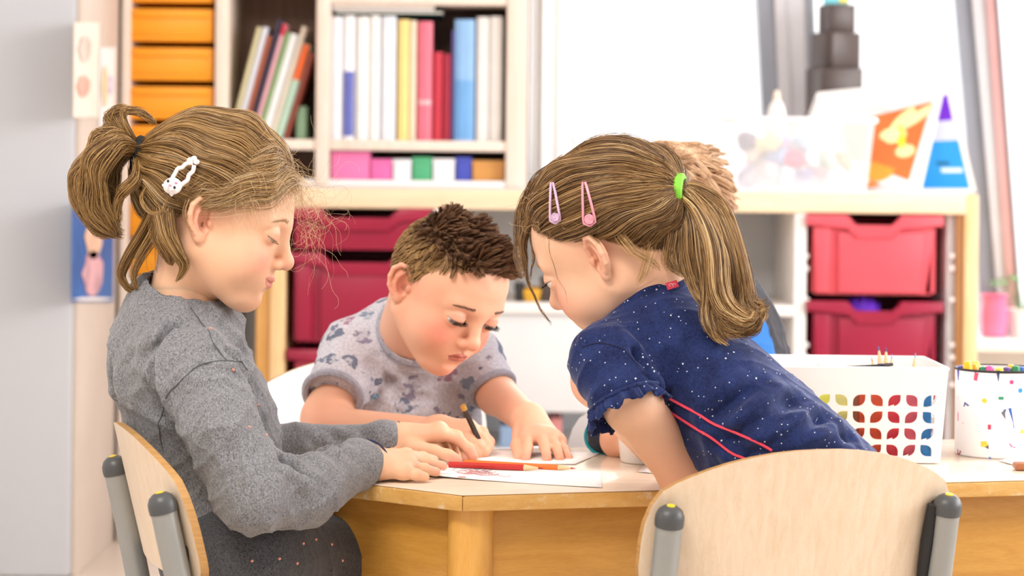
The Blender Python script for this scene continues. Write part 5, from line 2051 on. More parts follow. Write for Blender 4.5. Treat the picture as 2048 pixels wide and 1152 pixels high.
def surface_point(obj_V, px, py, Y=None):
    """front-most vertex of a garment near a pixel"""
    v = obj_V
    dx = v[:, 0] - 0
    u = 1024 + F * ((v[:, 0]) * cr + (v[:, 2] - H) * sr) / v[:, 1]
    w = HORIZON - F * (-(v[:, 0]) * sr + (v[:, 2] - H) * cr) / v[:, 1]
    d = (u - px) ** 2 + (w - py) ** 2
    near = d < 36
    if not near.any():
        return None
    i = np.where(near)[0]
    return v[i[v[i, 1].argmin()]]


def seam(V, pxs, r, mat, parent, n=30, name='seam', off=.0002):
    pts = []
    for (x, y, _) in catmull([(a, b, 0) for a, b in pxs], n):
        s_ = surface_point(V, x, y)
        if s_ is not None:
            pts.append(s_ + np.array((0, -off, 0)))
    if len(pts) < 4:
        return
    p = np.array(pts)
    for _ in range(3):
        p[1:-1] = (p[:-2] + p[1:-1] * 2 + p[2:]) / 4
    wpart(MB().tube([tuple(q) for q in p], r, 6), name, mat, parent).location = (0, 0, 0)


# tunic skirt over the lap, darker
g = Grid((-.42, 2.60, .34), (-.06, 3.02, .52), .0026)
g.ell(N3((470, 1110, 2.80)), (.088, .118, .085), B1, k=.03)
g.cone(N3((500, 1125, 2.74)), N3((650, 1120, 2.86)), .058, .054, k=.03)
g.cone(N3((500, 1125, 2.86)), N3((640, 1120, 2.97)), .058, .052, k=.03)
g.cone(N3((650, 1120, 2.86)), N3((690, 1200, 2.88)), .050, .045, k=.02)
V, Q = g.mesh(2)
V = ripple(V, vnormals(V, Q), 21, .0014)
M_dark = melange('charcoal_melange_knit', '#2b2c30', '#63646a', 620, .45)
skirt = mesh_object('tunic_hem', V, Q, M_dark, g1)
skirt['label'] = 'charcoal melange tunic hem with pink sequins'


M_seq = flat('rose_sequin', '#d79a88', .25, .6)
skV = V.copy()
M_seam = flat('dark_grey_seam', '#55575d', .9)
for ln in (((320, 830), (330, 800), (350, 770), (385, 738), (425, 720), (455, 716)), ((455, 716), (470, 718), (488, 726), (500, 740)), ((385, 612), (405, 640), (428, 680), (455, 716)), ((318, 830), (316, 870), (322, 905))):
    seam(swV, ln, .0007, M_seam, sw)
for (px_, py_, src) in ((565, 1117, 'k'), (612, 1085, 'k'), (640, 1050, 'k'), (507, 1117, 'k'), (600, 1125, 'k'), (668, 1087, 'k'), (636, 1075, 'k'), (690, 1120, 'k'), (424, 652, 's'), (470, 738, 's'), (521, 811, 's'), (503, 852, 's'), (536, 866, 's')):
    sp_ = surface_point(skV if src == 'k' else swV, px_, py_)
    if sp_ is not None:
        par = skirt if src == 'k' else sw
        mb = MB().blob(tuple(sp_ + np.array((0, -.0008, 0))), (.0019, .0010, .0019), 8)
        mb.build('sequin', M_seq, par)

# ---- hair
M_hair1 = hair_material('dark_blond_hair', '#523719', '#96703f', '#cca569')
M_hair1l = hair_material('fair_blond_hair', '#a07c4e', '#c9a676', '#ecd6b2')
roots = scalp_roots(HV, HQ, 24000, hairline)
tie_w = N3((277, 308, 2.757))
tie = hd.l(tie_w)
N_ = len(roots)
fr = np.clip((roots[:, 0] + .02) / .09, 0, 1)
lift = .05 + .17 * rng.random(N_) ** 1.3 * (.5 + .5 * np.clip(roots[:, 2] / .05, 0, 1))
lift = lift + .10 * fr * rng.random(N_) ** .7
tgt = tie[None, :] + rng.normal(0, .0035, (N_, 3))
pth = slerp_paths(roots, tgt, 16, lift)
# droop behind the ear and a little sway
sway = np.sin(roots[:, 2] * 90 + roots[:, 0] * 40)[:, None] * np.sin(np.linspace(0, math.pi, 16))[None, :] * .0022
pth[:, :, 2] += sway
pth += rng.normal(0, .0006, (N_, 1, 3)) * np.sin(np.linspace(0, math.pi, 16))[None, :, None]
pth = drift(pth, .0022, 55, 5)
pth, near = clumped(pth, 900, .6, .7, 3)
pth = pth + rng.normal(0, .0009, (N_, 1, 3)) * np.sin(np.linspace(0, math.pi, 16) * rng.uniform(.6, 1.6, (N_, 1)))[:, :, None]
dk = rng.random(N_)
hair = strands('hair', hd.w(pth[dk < .8]), M_hair1, g1, .00028, .00022)
strands('fair_streaks', hd.w(pth[dk >= .8]), M_hair1l, g1, .00024, .00018)
# side-swept layer from the forehead back over the temple
rs_ = scalp_roots(HV, HQ, 2600, lambda v: hairline(v) * np.clip((v[:, 0] - .01) / .05, 0, 1) * (v[:, 2] > .03) * (v[:, 1] < .03))
ns = len(rs_)
ts_ = np.array((-.012, -.076, .004)) + rng.normal(0, 1, (ns, 3)) * np.array((.016, .002, .008))
sp3 = slerp_paths(rs_, ts_, 16, .06 + .18 * rng.random(ns))
sp3 = drift(sp3, .0032, 60, 31)
sp3, _ = clumped(sp3, 240, .5, .7, 13)
hs_ = rng.random(ns) < .5
strands('side_swept_hair', hd.w(sp3[hs_]), M_hair1l, g1, .00020, .00008)
strands('side_swept_hair', hd.w(sp3[~hs_]), M_hair1, g1, .00020, .00008)
# fine fair wisps over the temple and forehead
fm = lambda v: hairline(v) * (v[:, 0] > .015) * (v[:, 1] < .05)
r2_ = scalp_roots(HV, HQ, 2400, fm)
n2 = len(r2_)
S2 = 12
w2 = np.empty((n2, S2, 3))
tn = rng.normal(0, 1, (n2, 3))
dirv = np.array((.75, 0, -.15)) + tn * np.array((.55, .4, .6))
Lw = .010 + .055 * rng.random(n2) ** 2.2
p_ = r2_.copy()
vel = dirv / np.linalg.norm(dirv, axis=1, keepdims=True)
curl = rng.normal(0, 1, (n2, 3)) * .34
for s in range(S2):
    w2[:, s] = p_
    vel = vel + np.array((.05, 0, -.13)) + curl * math.sin(s * .9)
    vel /= np.linalg.norm(vel, axis=1, keepdims=True)
    p_ = p_ + vel * (Lw / S2)[:, None]
    e = (p_ - SK[0]) / (SK[1] * 1.05)
    rr = np.linalg.norm(e, axis=1, keepdims=True)
    p_ = np.where(rr < 1, SK[0] + e / rr * SK[1] * 1.05, p_)
strands('front_wisps', hd.w(w2), M_hair1l, g1, .00017, .00008)
# flyaways round the crown and the frizz in front of the face
r3_ = scalp_roots(HV, HQ, 420, lambda v: hairline(v) * (v[:, 2] > .02))
n3 = len(r3_)
S3 = 14
w3 = np.empty((n3, S3, 3))
nrm3 = (r3_ - SK[0]) / SK[1] ** 2
nrm3 /= np.linalg.norm(nrm3, axis=1, keepdims=True)
p_ = r3_ + nrm3 * .008
vel = nrm3 * .7 + rng.normal(0, .6, (n3, 3)) + np.array((.3, 0, 0))
cu = rng.normal(0, .35, (n3, 3))
L3 = .012 + .03 * rng.random(n3)
for s in range(S3):
    w3[:, s] = p_
    vel = vel + np.cross(vel, cu) * .8
    vel /= np.linalg.norm(vel, axis=1, keepdims=True)
    p_ = p_ + vel * (L3 / S3)[:, None]
strands('flyaway_hair', hd.w(w3), M_hair1l, g1, .00014, .00008)
fz = []
q4 = np.random.default_rng(12)
for k in range(70):
    px0, py0 = q4.uniform(590, 625), q4.uniform(350, 480)
    n_ = 26
    a = q4.uniform(-1.2, 1.2)
    st = q4.uniform(4, 7.5)
    tw = q4.normal(0, .16)
    x, y, yy = px0, py0, 2.76 + q4.normal(0, .02)
    pts = []
    for s in range(n_):
        pts.append(N3((x, y, yy)))
        a += tw + .18 * math.sin(s * .5 + k) + (.03 if math.sin(a) < .8 else 0)
        x += st * math.cos(a) * .8
        y += st * math.sin(a) * .9 + .8
        yy += q4.normal(0, .0012)
        if x > 690 or y > 590:
            a += .5
    fz.append(pts)
strands('frizz', np.array(fz), M_hair1l, g1, .00011, .00008)

# ponytail
pt = []
for k, (gd, n_, rad) in enumerate((
        ([(279, 307, 2.756), (246, 289, 2.751), (205, 298, 2.746), (172, 350, 2.741), (168, 405, 2.741), (200, 448, 2.746), (245, 466, 2.751)], 1500, [.006, .014, .021, .020, .016, .013, .007]),
        ([(279, 307, 2.756), (248, 295, 2.731), (215, 305, 2.711), (186, 352, 2.706), (186, 408, 2.711), (215, 445, 2.716), (232, 462, 2.726)], 1300, [.006, .012, .017, .018, .016, .012, .006]),
        ([(279, 307, 2.756), (246, 300, 2.766), (222, 330, 2.766), (212, 370, 2.766), (205, 420, 2.766), (195, 455, 2.766), (222, 470, 2.766)], 900, [.006, .012, .016, .015, .013, .010, .006]),
        ([(279, 305, 2.756), (254, 284, 2.756), (232, 268, 2.756), (218, 240, 2.756), (240, 220, 2.756), (268, 222, 2.756)], 420, [.005, .007, .009, .008, .006, .003]),
        ([(279, 305, 2.756), (262, 275, 2.751), (252, 248, 2.746), (256, 225, 2.746), (284, 226, 2.746), (312, 248, 2.746)], 260, [.005, .006, .006, .005, .004, .002]),
        ([(279, 309, 2.756), (240, 300, 2.736), (190, 320, 2.736), (160, 352, 2.736), (150, 372, 2.736)], 60, [.006, .012, .010, .008, .004]),
        ([(279, 314, 2.746), (270, 350, 2.716), (246, 385, 2.711), (232, 420, 2.716), (240, 445, 2.716)], 240, [.005, .007, .008, .006, .003]))):
    pt.append(lock([N3(q) for q in gd], n_, 22, rad, .0022, .22, 40 + k))
pp = np.concatenate(pt)
pp, _ = clumped(pp, 420, .28, 1.0, 6)
pp = drift(pp, .0030, 50, 9)
strands('ponytail', pp, M_hair1, g1, .00030, .00014)
wpart(MB().tube(ring_tube(N3((277, 308, 2.756)), N3((330, 318, 2.756)) - N3((250, 300, 2.756)),   .0160, .004, k=24, wob=.0006, freq=7), .0062, 8, False), 'hair_tie', flat('black_elastic', '#15151a', .7, bump=.3), g1)
# loops at the nape and the loose lock before the neck
nl = []
for k, (gd, n_, rad) in enumerate((
        ([(318, 405, 2.74), (288, 465, 2.745), (256, 515, 2.75), (243, 548, 2.755), (256, 576, 2.76), (284, 584, 2.765)], 300, [.010, .009, .007, .006, .0045, .002]),
        ([(330, 420, 2.72), (308, 470, 2.73), (278, 520, 2.745), (268, 555, 2.75), (276, 582, 2.755)], 110, [.010, .009, .007, .005, .003]),
        ([(330, 430, 2.70), (338, 470, 2.69), (356, 505, 2.69), (369, 532, 2.695), (352, 564, 2.70)], 260, [.014, .012, .009, .006, .0015]),
        ([(318, 420, 2.72), (318, 470, 2.715), (335, 510, 2.72), (345, 530, 2.725)], 150, [.013, .011, .007, .002]),
        ([(300, 360, 2.72), (283, 395, 2.70), (298, 424, 2.69), (325, 418, 2.685), (338, 385, 2.68)], 12, [.003, .003, .002, .002, .001]),
        ([(375, 400, 2.68), (368, 425, 2.672), (376, 452, 2.67), (390, 470, 2.67)], 6, [.003, .002, .002, .001]),
        )):
    nl.append(lock([N3(q) for q in gd], n_, 16, rad, .0012, .15, 70 + k, flat_=(1, 1.4, 1)))
pp, _ = clumped(np.concatenate(nl), 60, .4, 1, 8)
strands('nape_locks', pp, M_hair1, g1, .00028, .00012)

# cat-faced snap clip
clip = MB()
q = lambda x, y, d=0: N3((x, y, 2.672 - d))
lp = [q(*a) for a in ((386, 326), (373, 327), (364, 335), (356, 337), (350, 347), (343, 360), (341, 372))]
lp2 = [q(*a) for a in ((388, 330), (386, 342), (378, 350), (375, 360), (366, 367), (357, 375), (352, 378))]
M_clip = flat('white_enamel_clip', '#f3eceb', .3, var=.02)
clip.tube(catmull(lp, 20), .0024, 8).tube(catmull(lp2, 20), .0024, 8)
cl = wpart(clip, 'hair_clip', M_clip, g1)
cl['label'] = 'white snap clip with a cat face'
mb = MB().blob(q(345, 372, .001), (.0105, .003, .0095), 16)
for (x, y) in ((324, 370), (343, 393)):
    mb.tube([q(343 + (x - 343) * .3, 374 + (y - 374) * .3, .001), q(x, y, .001)], [.0062, .0008], 8)
o = wpart(mb, 'cat_face', M_clip, cl); o.location = (0, 0, 0)
for (x, y) in ((336, 362), (349, 375)):
    mb = MB().blob(q(x, y, .004), (.0014, .0008, .0018), 8)
    mb.build('cat_eye', M_black, cl)
M_pinkdot = flat('pink_enamel', '#e58aa8', .4)
for (x, y) in ((333, 375), (340, 384), (352, 366), (341, 371)):
    MB().blob(q(x, y, .0038), (.0016, .0008, .0012), 8).build('cat_stripe', M_pinkdot, cl)
for (x, y) in ((380, 320), (393, 324), (388, 317)):
    MB().blob(q(x, y, .001), (.0036, .0018, .0030), 10).build('bow', M_clip, cl)


def skull_hit(hd, px, py, infl=1.12):
    """first point of the (inflated) skull ellipsoid on the sight line through px,py"""
    o = np.array((0, 0, H))
    d = nz(N3((px, py, 1.0)) - o)
    ol, dl = (hd.l(o) - SK[0]) / (SK[1] * infl), (hd.R.T @ d / hd.s) / (SK[1] * infl)
    a, b, c = dl @ dl, ol @ dl, ol @ ol - 1
    q = b * b - a * c
    t = (-b - math.sqrt(max(q, 0))) / a
    return o + d * t


# ================================================================== boy in the patterned T-shirt
b1 = empty('person', (-.12, 3.28, 0))
tag(b1, 'boy with short brown hair and patterned grey T-shirt bending over to write', 'person')
fb = nz((.40, -.92, 0))
lb = np.array((-fb[1], fb[0], 0))
BB = np.stack([fb, lb, z1], 1)
hb = Head(897, 557, 3.10, -49, 32, -9, .95, .0012, lid=(-9, -36), gaze=-24, smile=-.0022, eyer=.0146, mw=.86)
nk_a, nk_b = hb.w((-.030, 0, -.045)), N3((818, 676, 3.265))
hb.neck = (nk_a, nk_b, .040, .044)
HV, HQ = hb.build()
hairline_b = lambda v: np.clip((v[:, 2] - np.interp(v[:, 0], [-.10, -.075, -.045, -.022, -.010, .010, .022, .040, .062, .085], [-.066, -.060, -.036, -.010, .008, -.012, .012, .030, .046, .060])) / .006, 0, 1)
hcb = hb.colours(HV, '#f1b899', '#bc5452', '#e87f6c', '#7a5c3a', hairline_b, lash='#2c1c16')
BV, BQ, BC = [hb.w(HV)], [HQ], [hcb]
g = Grid((-.34, 2.94, .50), (.14, 3.42, .80), .0021)
g.cone(nk_a, nk_b, .038, .042, k=.02)
g.ell(N3((815, 780, 3.32)), (.05, .085, .10), BB, k=.03)
g.chain([N3((700, 712, 3.27)), N3((655, 838, 3.20)), N3((660, 860, 3.175)), N3((875, 868, 3.105))], [.034, .0335, .031, .0205], k=.012)
g.chain([N3((945, 730, 3.31)), N3((994, 790, 3.265)), N3((1058, 842, 3.125))], [.022, .0262, .0200], k=.012)
# writing hand
hand(g, N3((880, 867, 3.105)), [N3((937, 855, 3.072)), N3((940, 864, 3.055)), N3((937, 876, 3.045)), N3((928, 888, 3.042))],
     [[N3((964, 864, 3.062)), N3((978, 884, 3.058)), N3((974, 900, 3.055))], [N3((966, 878, 3.048)), N3((976, 893, 3.046)), N3((968, 905, 3.046))],
      [N3((957, 890, 3.040)), N3((969, 902, 3.040)), N3((957, 909, 3.044))], [N3((946, 900, 3.036)), N3((954, 908, 3.038)), N3((942, 911, 3.042))]],
     [N3((900, 862, 3.11)), N3((940, 872, 3.095)), N3((966, 890, 3.075))], rw=.0195, rk=.0098, rf=.0075, rt=.0062)
# spread hand flat on the sheet
hand(g, N3((1058, 842, 3.125)), [N3((1056, 874, 3.065)), N3((1079, 870, 3.065)), N3((1101, 874, 3.07)), N3((1116, 884, 3.08))],
     [[N3((1055, 896, 3.04)), N3((1051, 917, 3.018))], [N3((1090, 893, 3.04)), N3((1094, 918, 3.015))], [N3((1113, 896, 3.045)), N3((1120, 918, 3.02))], [N3((1129, 902, 3.06)), N3((1138, 918, 3.035))]],
     [N3((1042, 862, 3.10)), N3((1033, 892, 3.06)), N3((1038, 915, 3.03))], rw=.0190, rk=.0100, rf=.0074, rt=.0060)
V, Q = g.mesh(1)
c = np.tile(lin('#f1b899'), (len(V), 1))
for q_, r_, a_ in ((N3((1051, 917, 3.018)), .009, .6), (N3((1094, 918, 3.015)), .009, .6), (N3((1120, 918, 3.02)), .009, .6), (N3((1138, 918, 3.035)), .009, .6), (N3((978, 884, 3.058)), .012, .5), (N3((650, 850, 3.17)), .03, .4), (N3((1080, 868, 3.06)), .02, .3)):
    wg = (a_ * np.exp(-((V - q_) ** 2).sum(1) / r_ ** 2))[:, None]
    c = c * (1 - wg) + lin('#ea8e7a') * wg
BV.append(V), BQ.append(Q), BC.append(c)
body_object(BV, BQ, BC, b1)
hb.eyes(b1, '#3c2a1e')
hb.lashes(b1, M_lash_d, length=.0085, n=90)
M_brow_d = hair_material('brown_brows', '#5a4030', '#7a5a40', '#946f50')
hb.brows(b1, M_brow_d, 210, arch=.0012, z0=.0036)

# T-shirt
nn_ = nz(hb.w((0, 0, 0)) - nk_b)
g = Grid((-.36, 3.10, .46), (.10, 3.48, .80), .0024)
g.ell(N3((815, 775, 3.33)), (.072, .105, .115), BB, k=.03)
g.ell(N3((815, 890, 3.33)), (.078, .108, .11), BB, k=.03)
g.chain([N3((705, 705, 3.27)), N3((800, 690, 3.31)), N3((945, 720, 3.315))], [.042, .058, .042], k=.03)
g.cone(nk_b - nn_ * .03, nk_b + nn_ * .022, .060, .050, k=.025)
g.chain([N3((712, 695, 3.275)), N3((676, 770, 3.215))], [.041, .0425], k=.02)
g.chain([N3((945, 715, 3.31)), N3((984, 772, 3.275))], [.038, .0335], k=.02)
# sleeve ends, cut square to the arm
ar = nz(N3((668, 790, 3.205)) - N3((700, 712, 3.27)))
al = nz(N3((996, 790, 3.265)) - N3((950, 715, 3.31)))
g.cutdisc(N3((668, 788, 3.203)), ar, .075, .07)
g.cutdisc(N3((985, 779, 3.272)), al, .06, .06)
g.cone(nk_b + nn_ * .022, hb.w((-.01, 0, -.03)), .0445, .046, k=.006, sub=True)
V, Q = g.mesh(2)
V = ripple(V, vnormals(V, Q), 33, .0016)
V = creases(V, vnormals(V, Q), [(N3((735, 700, 3.24)), N3((722, 810, 3.24)), .005, .005), (N3((900, 760, 3.25)), N3((930, 840, 3.25)), .006, .005), (N3((860, 800, 3.25)), N3((870, 850, 3.25)), .006, .005), (N3((760, 690, 3.25)), N3((790, 800, 3.24)), .006, .003)])
m = bpy.data.materials.new('doodle_print_jersey')
t = NT(m)
n1 = t.noise(t.coord(), 300, 2)
base = t.ramp(n1, [(.3, srgb('#b3b0bb')), (.7, srgb('#d0cdd6'))])
vv = t.coord('Object', (30, 30, 36))
wn = t.add('ShaderNodeTexNoise')
wn.inputs['Scale'].default_value = 2.2
t.link(vv, wn.inputs['Vector'])
mx_ = t.add('ShaderNodeMix', data_type='VECTOR')
mx_.inputs[0].default_value = .16
t.link(vv, mx_.inputs[4])
add_ = t.add('ShaderNodeVectorMath', operation='ADD')
t.link(vv, add_.inputs[0])
sc_ = t.add('ShaderNodeVectorMath', operation='SCALE')
sc_.inputs['Scale'].default_value = .75
t.link(wn.outputs[1], sc_.inputs[0])
t.link(sc_.outputs[0], add_.inputs[1])
vo = t.add('ShaderNodeTexVoronoi')
vo.inputs['Randomness'].default_value = .75
vo.inputs['Scale'].default_value = 1.0
t.link(add_.outputs[0], vo.inputs['Vector'])
inner = t.noise(t.coord('Object', (1, 1, 1)), 95, 2, .5)
d_ = t.math('ADD', vo.outputs['Distance'], t.math('MULTIPLY', inner, .22))
mask = t.ramp(d_, [(.47, (1, 1, 1)), (.51, (0, 0, 0))])
hole = t.ramp(inner, [(.50, (1, 1, 1)), (.56, (.25, .25, .25))])
sepc = t.add('ShaderNodeSeparateColor')
t.link(vo.outputs['Color'], sepc.inputs[0])
pc = t.ramp(sepc.outputs[0], [(0, srgb('#566078')), (.35, srgb('#4d5a70')), (.55, srgb('#7a7088')), (.75, srgb('#6b7d90')), (.88, srgb('#3fa0c8')), (.94, srgb('#9a6a80'))], 'CONSTANT')
t.color(t.mix(t.math('MULTIPLY', t.math('MULTIPLY', mask, hole), .85), base, pc))
t.b.inputs['Roughness'].default_value = .85
t.b.inputs['Specular IOR Level'].default_value = .15
t.bump(n1, .2, .0006)
M_doodle = m
ts = mesh_object('t_shirt', V, Q, M_doodle, b1)
M_rib = melange('grey_rib_trim', '#8e8d9c', '#aeadb8', 300, .25)
wpart(MB().tube(ring_tube(N3((667, 787, 3.203)) + ar * .003, ar, .0395, .003, squash=.95), .0052, 8, False), 'sleeve_hem', M_rib, ts).location = (0, 0, 0)
wpart(MB().tube(ring_tube(N3((984, 778, 3.272)), al, .0315, .003), .0050, 8, False), 'sleeve_hem', M_rib, ts).location = (0, 0, 0)
wpart(MB().tube(ring_tube(nk_b + nn_ * .024, nn_, .0475, .003), .0052, 10, False), 'collar', M_rib, ts).location = (0, 0, 0)
pocket = []

# hair of the boy
M_hairb = hair_material('brown_hair', '#5e4429', '#94703f', '#bf9860', .42)
M_hairbt = hair_material('dark_brown_hair', '#49342a', '#765440', '#a07a55', .42)
rb = scalp_roots(HV, HQ, 22000, hairline_b)
nb = len(rb)
nr = (rb - SK[0]) / SK[1] ** 2
nr /= np.linalg.norm(nr, axis=1, keepdims=True)
top = np.clip((rb[:, 2] - .030) / .035, 0, 1) * np.clip((rb[:, 0] + .075) / .04, 0, 1)
front = np.clip((rb[:, 0] - .01) / .05, 0, 1) * top
swirl = np.stack([np.sin(rb[:, 0] * 150 + rb[:, 1] * 90), np.sin(rb[:, 1] * 160 - rb[:, 0] * 60), np.cos(rb[:, 0] * 110 + rb[:, 1] * 130)], 1)
sd = np.stack([-.35 + 0 * nb * top, 0 * top, -1 + 0 * top], 1)
tp = np.stack([.75 - .5 * front, 0 * top, .35 + .55 * front], 1)
flow = sd * (1 - top[:, None]) + tp * top[:, None]
d0 = nr * (.35 + .55 * top[:, None]) + flow * .85 + swirl * (.08 + .30 * top[:, None]) + rng.normal(0, .10, (nb, 3))
d0 /= np.linalg.norm(d0, axis=1, keepdims=True)
Lb = (.011 + .015 * top + .006 * front) * (.75 + .4 * rng.random(nb))
Sb = 8
pb = np.empty((nb, Sb, 3))
p_ = rb.copy()
vel = d0
for s in range(Sb):
    pb[:, s] = p_
    vel = vel + (flow * .10 + np.array((0, 0, -.05)))
    vel /= np.linalg.norm(vel, axis=1, keepdims=True)
    p_ = p_ + vel * (Lb / Sb)[:, None]
    e = (p_ - SK[0]) / (SK[1] * 1.02)
    rr = np.linalg.norm(e, axis=1, keepdims=True)
    p_ = np.where(rr < 1, SK[0] + e / rr * SK[1] * 1.02, p_)
pb, _ = clumped(pb, 900, .7, .7, 9)
sel = (top + rng.normal(0, .12, nb)) > .5
strands('hair', hb.w(pb[~sel]), M_hairb, b1, .00032, .00016)
strands('tousled_top', hb.w(pb[sel]), M_hairbt, b1, .00034, .00016)

pencil(N3((926, 812, 3.02)), N3((974, 914, 3.052)), '2a2724', 'black pencil with a gold end held in the writing hand', r=.0038, lead='1a1a1a', end='c8a050')

# ================================================================== girl in the navy T-shirt
g2 = empty('person', (.22, 2.70, 0))
tag(g2, 'girl with ponytail and speckled navy T-shirt leaning far over the table', 'person')
h2 = Head(1215, 465, 2.75, 153.5, 29, -10, 1.0, .00115, lid=(-2, -34), gaze=-16, smile=-.001, eyer=.0142)
nk_a, nk_b = h2.w((-.035, 0, -.045)), N3((1318, 655, 2.745))
h2.neck = (nk_a, nk_b, .040, .040)
HV, HQ = h2.build()
hc2 = h2.colours(HV, '#f3c4a4', '#d67872', '#ee9884', '#7a5c3a', hairline, lash='#3a281e')
BV, BQ, BC = [h2.w(HV)], [HQ], [hc2]
u2 = nz(N3((1300, 640, 2.745)) - N3((1640, 1010, 2.64)))
l2 = np.array((.16, -.98, 0.0))
l2 = nz(l2 - u2 * (l2 @ u2))
f2 = np.cross(l2, u2)
B2 = np.stack([f2, l2, u2], 1)
g = Grid((.04, 2.54, .44), (.36, 3.02, .78), .0020)
g.cone(nk_a, nk_b, .038, .038, k=.02)
g.ell(N3((1370, 740, 2.735)), (.05, .075, .09), B2, k=.03)
g.chain([N3((1250, 730, 2.67)), N3((1265, 810, 2.64)), N3((1368, 945, 2.725)), N3((1420, 955, 2.80)), N3((1480, 930, 2.90))], [.031, .0305, .0285, .025, .018], k=.012)
g.chain([N3((1280, 700, 2.80)), N3((1196, 762, 2.86)), N3((1300, 890, 2.97))], [.030, .030, .022], k=.012)
hand(g, N3((1480, 930, 2.90)), [N3((1505, 915, 2.93)), N3((1510, 920, 2.95)), N3((1505, 925, 2.97)), N3((1500, 930, 2.98))],
     [[N3((1525, 912, 2.95)), N3((1530, 920, 2.96))], [N3((1530, 917, 2.97)), N3((1534, 925, 2.98))], [N3((1525, 922, 2.99)), N3((1528, 928, 3.0))], [N3((1518, 927, 3.0)), N3((1520, 931, 3.01))]],
     [N3((1490, 920, 2.91)), N3((1510, 925, 2.92))])
V, Q = g.mesh(1)
c = np.tile(lin('#f3c4a4'), (len(V), 1))
for q_, r_, a_ in ((N3((1368, 960, 2.71)), .035, .5), (N3((1330, 900, 2.68)), .03, .25), (N3((1165, 775, 2.85)), .02, .4)):
    wg = (a_ * np.exp(-((V - q_) ** 2).sum(1) / r_ ** 2))[:, None]
    c = c * (1 - wg) + lin('#ee9c84') * wg
BV.append(V), BQ.append(Q), BC.append(c)
body_object(BV, BQ, BC, g2)
h2.eyes(g2, '#5b4a3a')
h2.lashes(g2, M_lash_d, length=.0080, n=56)
h2.brows(g2, M_brow_b, 150)

# navy T-shirt
g = Grid((.02, 2.52, .40), (.46, 2.90, .80), .0024)
g.ell(N3((1350, 712, 2.745)), (.070, .098, .090), B2, k=.03)
g.ell(N3((1470, 830, 2.715)), (.075, .098, .125), B2, k=.03)
g.ell(N3((1590, 950, 2.715)), (.082, .100, .125), B2, k=.03)
g.ell(N3((1655, 1040, 2.71)), (.088, .085, .10), B2, k=.03)
g.cone(N3((1303, 600, 2.742)), N3((1322, 655, 2.745)), .0490, .0515, k=.01)
g.cone(N3((1315, 655, 2.745)), N3((1340, 700, 2.745)), .047, .06, k=.02)
g.chain([N3((1290, 690, 2.715)), N3((1218, 722, 2.672)), N3((1246, 790, 2.640))], [.052, .0405, .0405], k=.022)
g.chain([N3((1300, 690, 2.78)), N3((1215, 715, 2.83))], [.052, .038], k=.022)
g.cutdisc(N3((1250, 806, 2.632)), nz(N3((1275, 850, 2.63)) - N3((1240, 770, 2.65))), .058, .06)
n2_ = nz(nk_a - nk_b)
V, Q = g.mesh(2)
V = ripple(V, vnormals(V, Q), 14, .0012)
V = creases(V, vnormals(V, Q), [
    (N3((1160, 690, 2.66)), N3((1230, 675, 2.65)), .004, .003), (N3((1230, 675, 2.65)), N3((1296, 745, 2.62)), .004, .004), (N3((1296, 745, 2.62)), N3((1318, 830, 2.62)), .005, .005),
    (N3((1430, 890, 2.62)), N3((1600, 800, 2.64)), .009, .006), (N3((1480, 905, 2.62)), N3((1655, 840, 2.65)), .008, .007), (N3((1560, 905, 2.63)), N3((1700, 872, 2.66)), .007, .006), (N3((1400, 860, 2.62)), N3((1520, 770, 2.63)), .009, .004), (N3((1350, 780, 2.62)), N3((1420, 760, 2.60)), .008, .003),
    (N3((1600, 780, 2.62)), N3((1500, 790, 2.58)), .008, .003), (N3((1330, 840, 2.62)), N3((1420, 900, 2.60)), .006, .004)])
m = bpy.data.materials.new('speckled_navy_jersey')
t = NT(m)
n1 = t.noise(t.coord(), 420, 2, .6)
n0 = t.noise(t.coord(), 40, 4, .6)
base = t.ramp(t.math('ADD', t.math('MULTIPLY', n1, .5), t.math('MULTIPLY', n0, .5)), [(.35, srgb('#131b42')), (.65, srgb('#26366a'))])
cur = base
for scl, th, keep, wt in ((105, .11, .70, .95), (210, .15, .78, .8), (60, .060, .72, 1.0)):
    vo = t.add('ShaderNodeTexVoronoi')
    vo.inputs['Scale'].default_value = scl
    t.link(t.coord(), vo.inputs['Vector'])
    sepc = t.add('ShaderNodeSeparateColor')
    t.link(vo.outputs['Color'], sepc.inputs[0])
    ms = t.math('MULTIPLY', t.math('LESS_THAN', vo.outputs['Distance'], th), t.math('GREATER_THAN', sepc.outputs[1], keep))
    cur = t.mix(t.math('MULTIPLY', ms, wt), cur, srgb('#dfe4ee'))
t.color(cur)
t.b.inputs['Roughness'].default_value = .8
t.b.inputs['Specular IOR Level'].default_value = .2
t.b.inputs['Sheen Weight'].default_value = .35
t.b.inputs['Sheen Roughness'].default_value = .4
t.b.inputs['Sheen Tint'].default_value = (.6, .65, .9, 1)
t.bump(n1, .25, .0006)
M_navy = m
nv = mesh_object('t_shirt', V, Q, M_navy, g2)
nvV = V
def relax_line(p, n=3):
    p = np.array(p)
    for _ in range(n):
        p[1:-1] = (p[:-2] + p[1:-1] * 2 + p[2:]) / 4
    return p


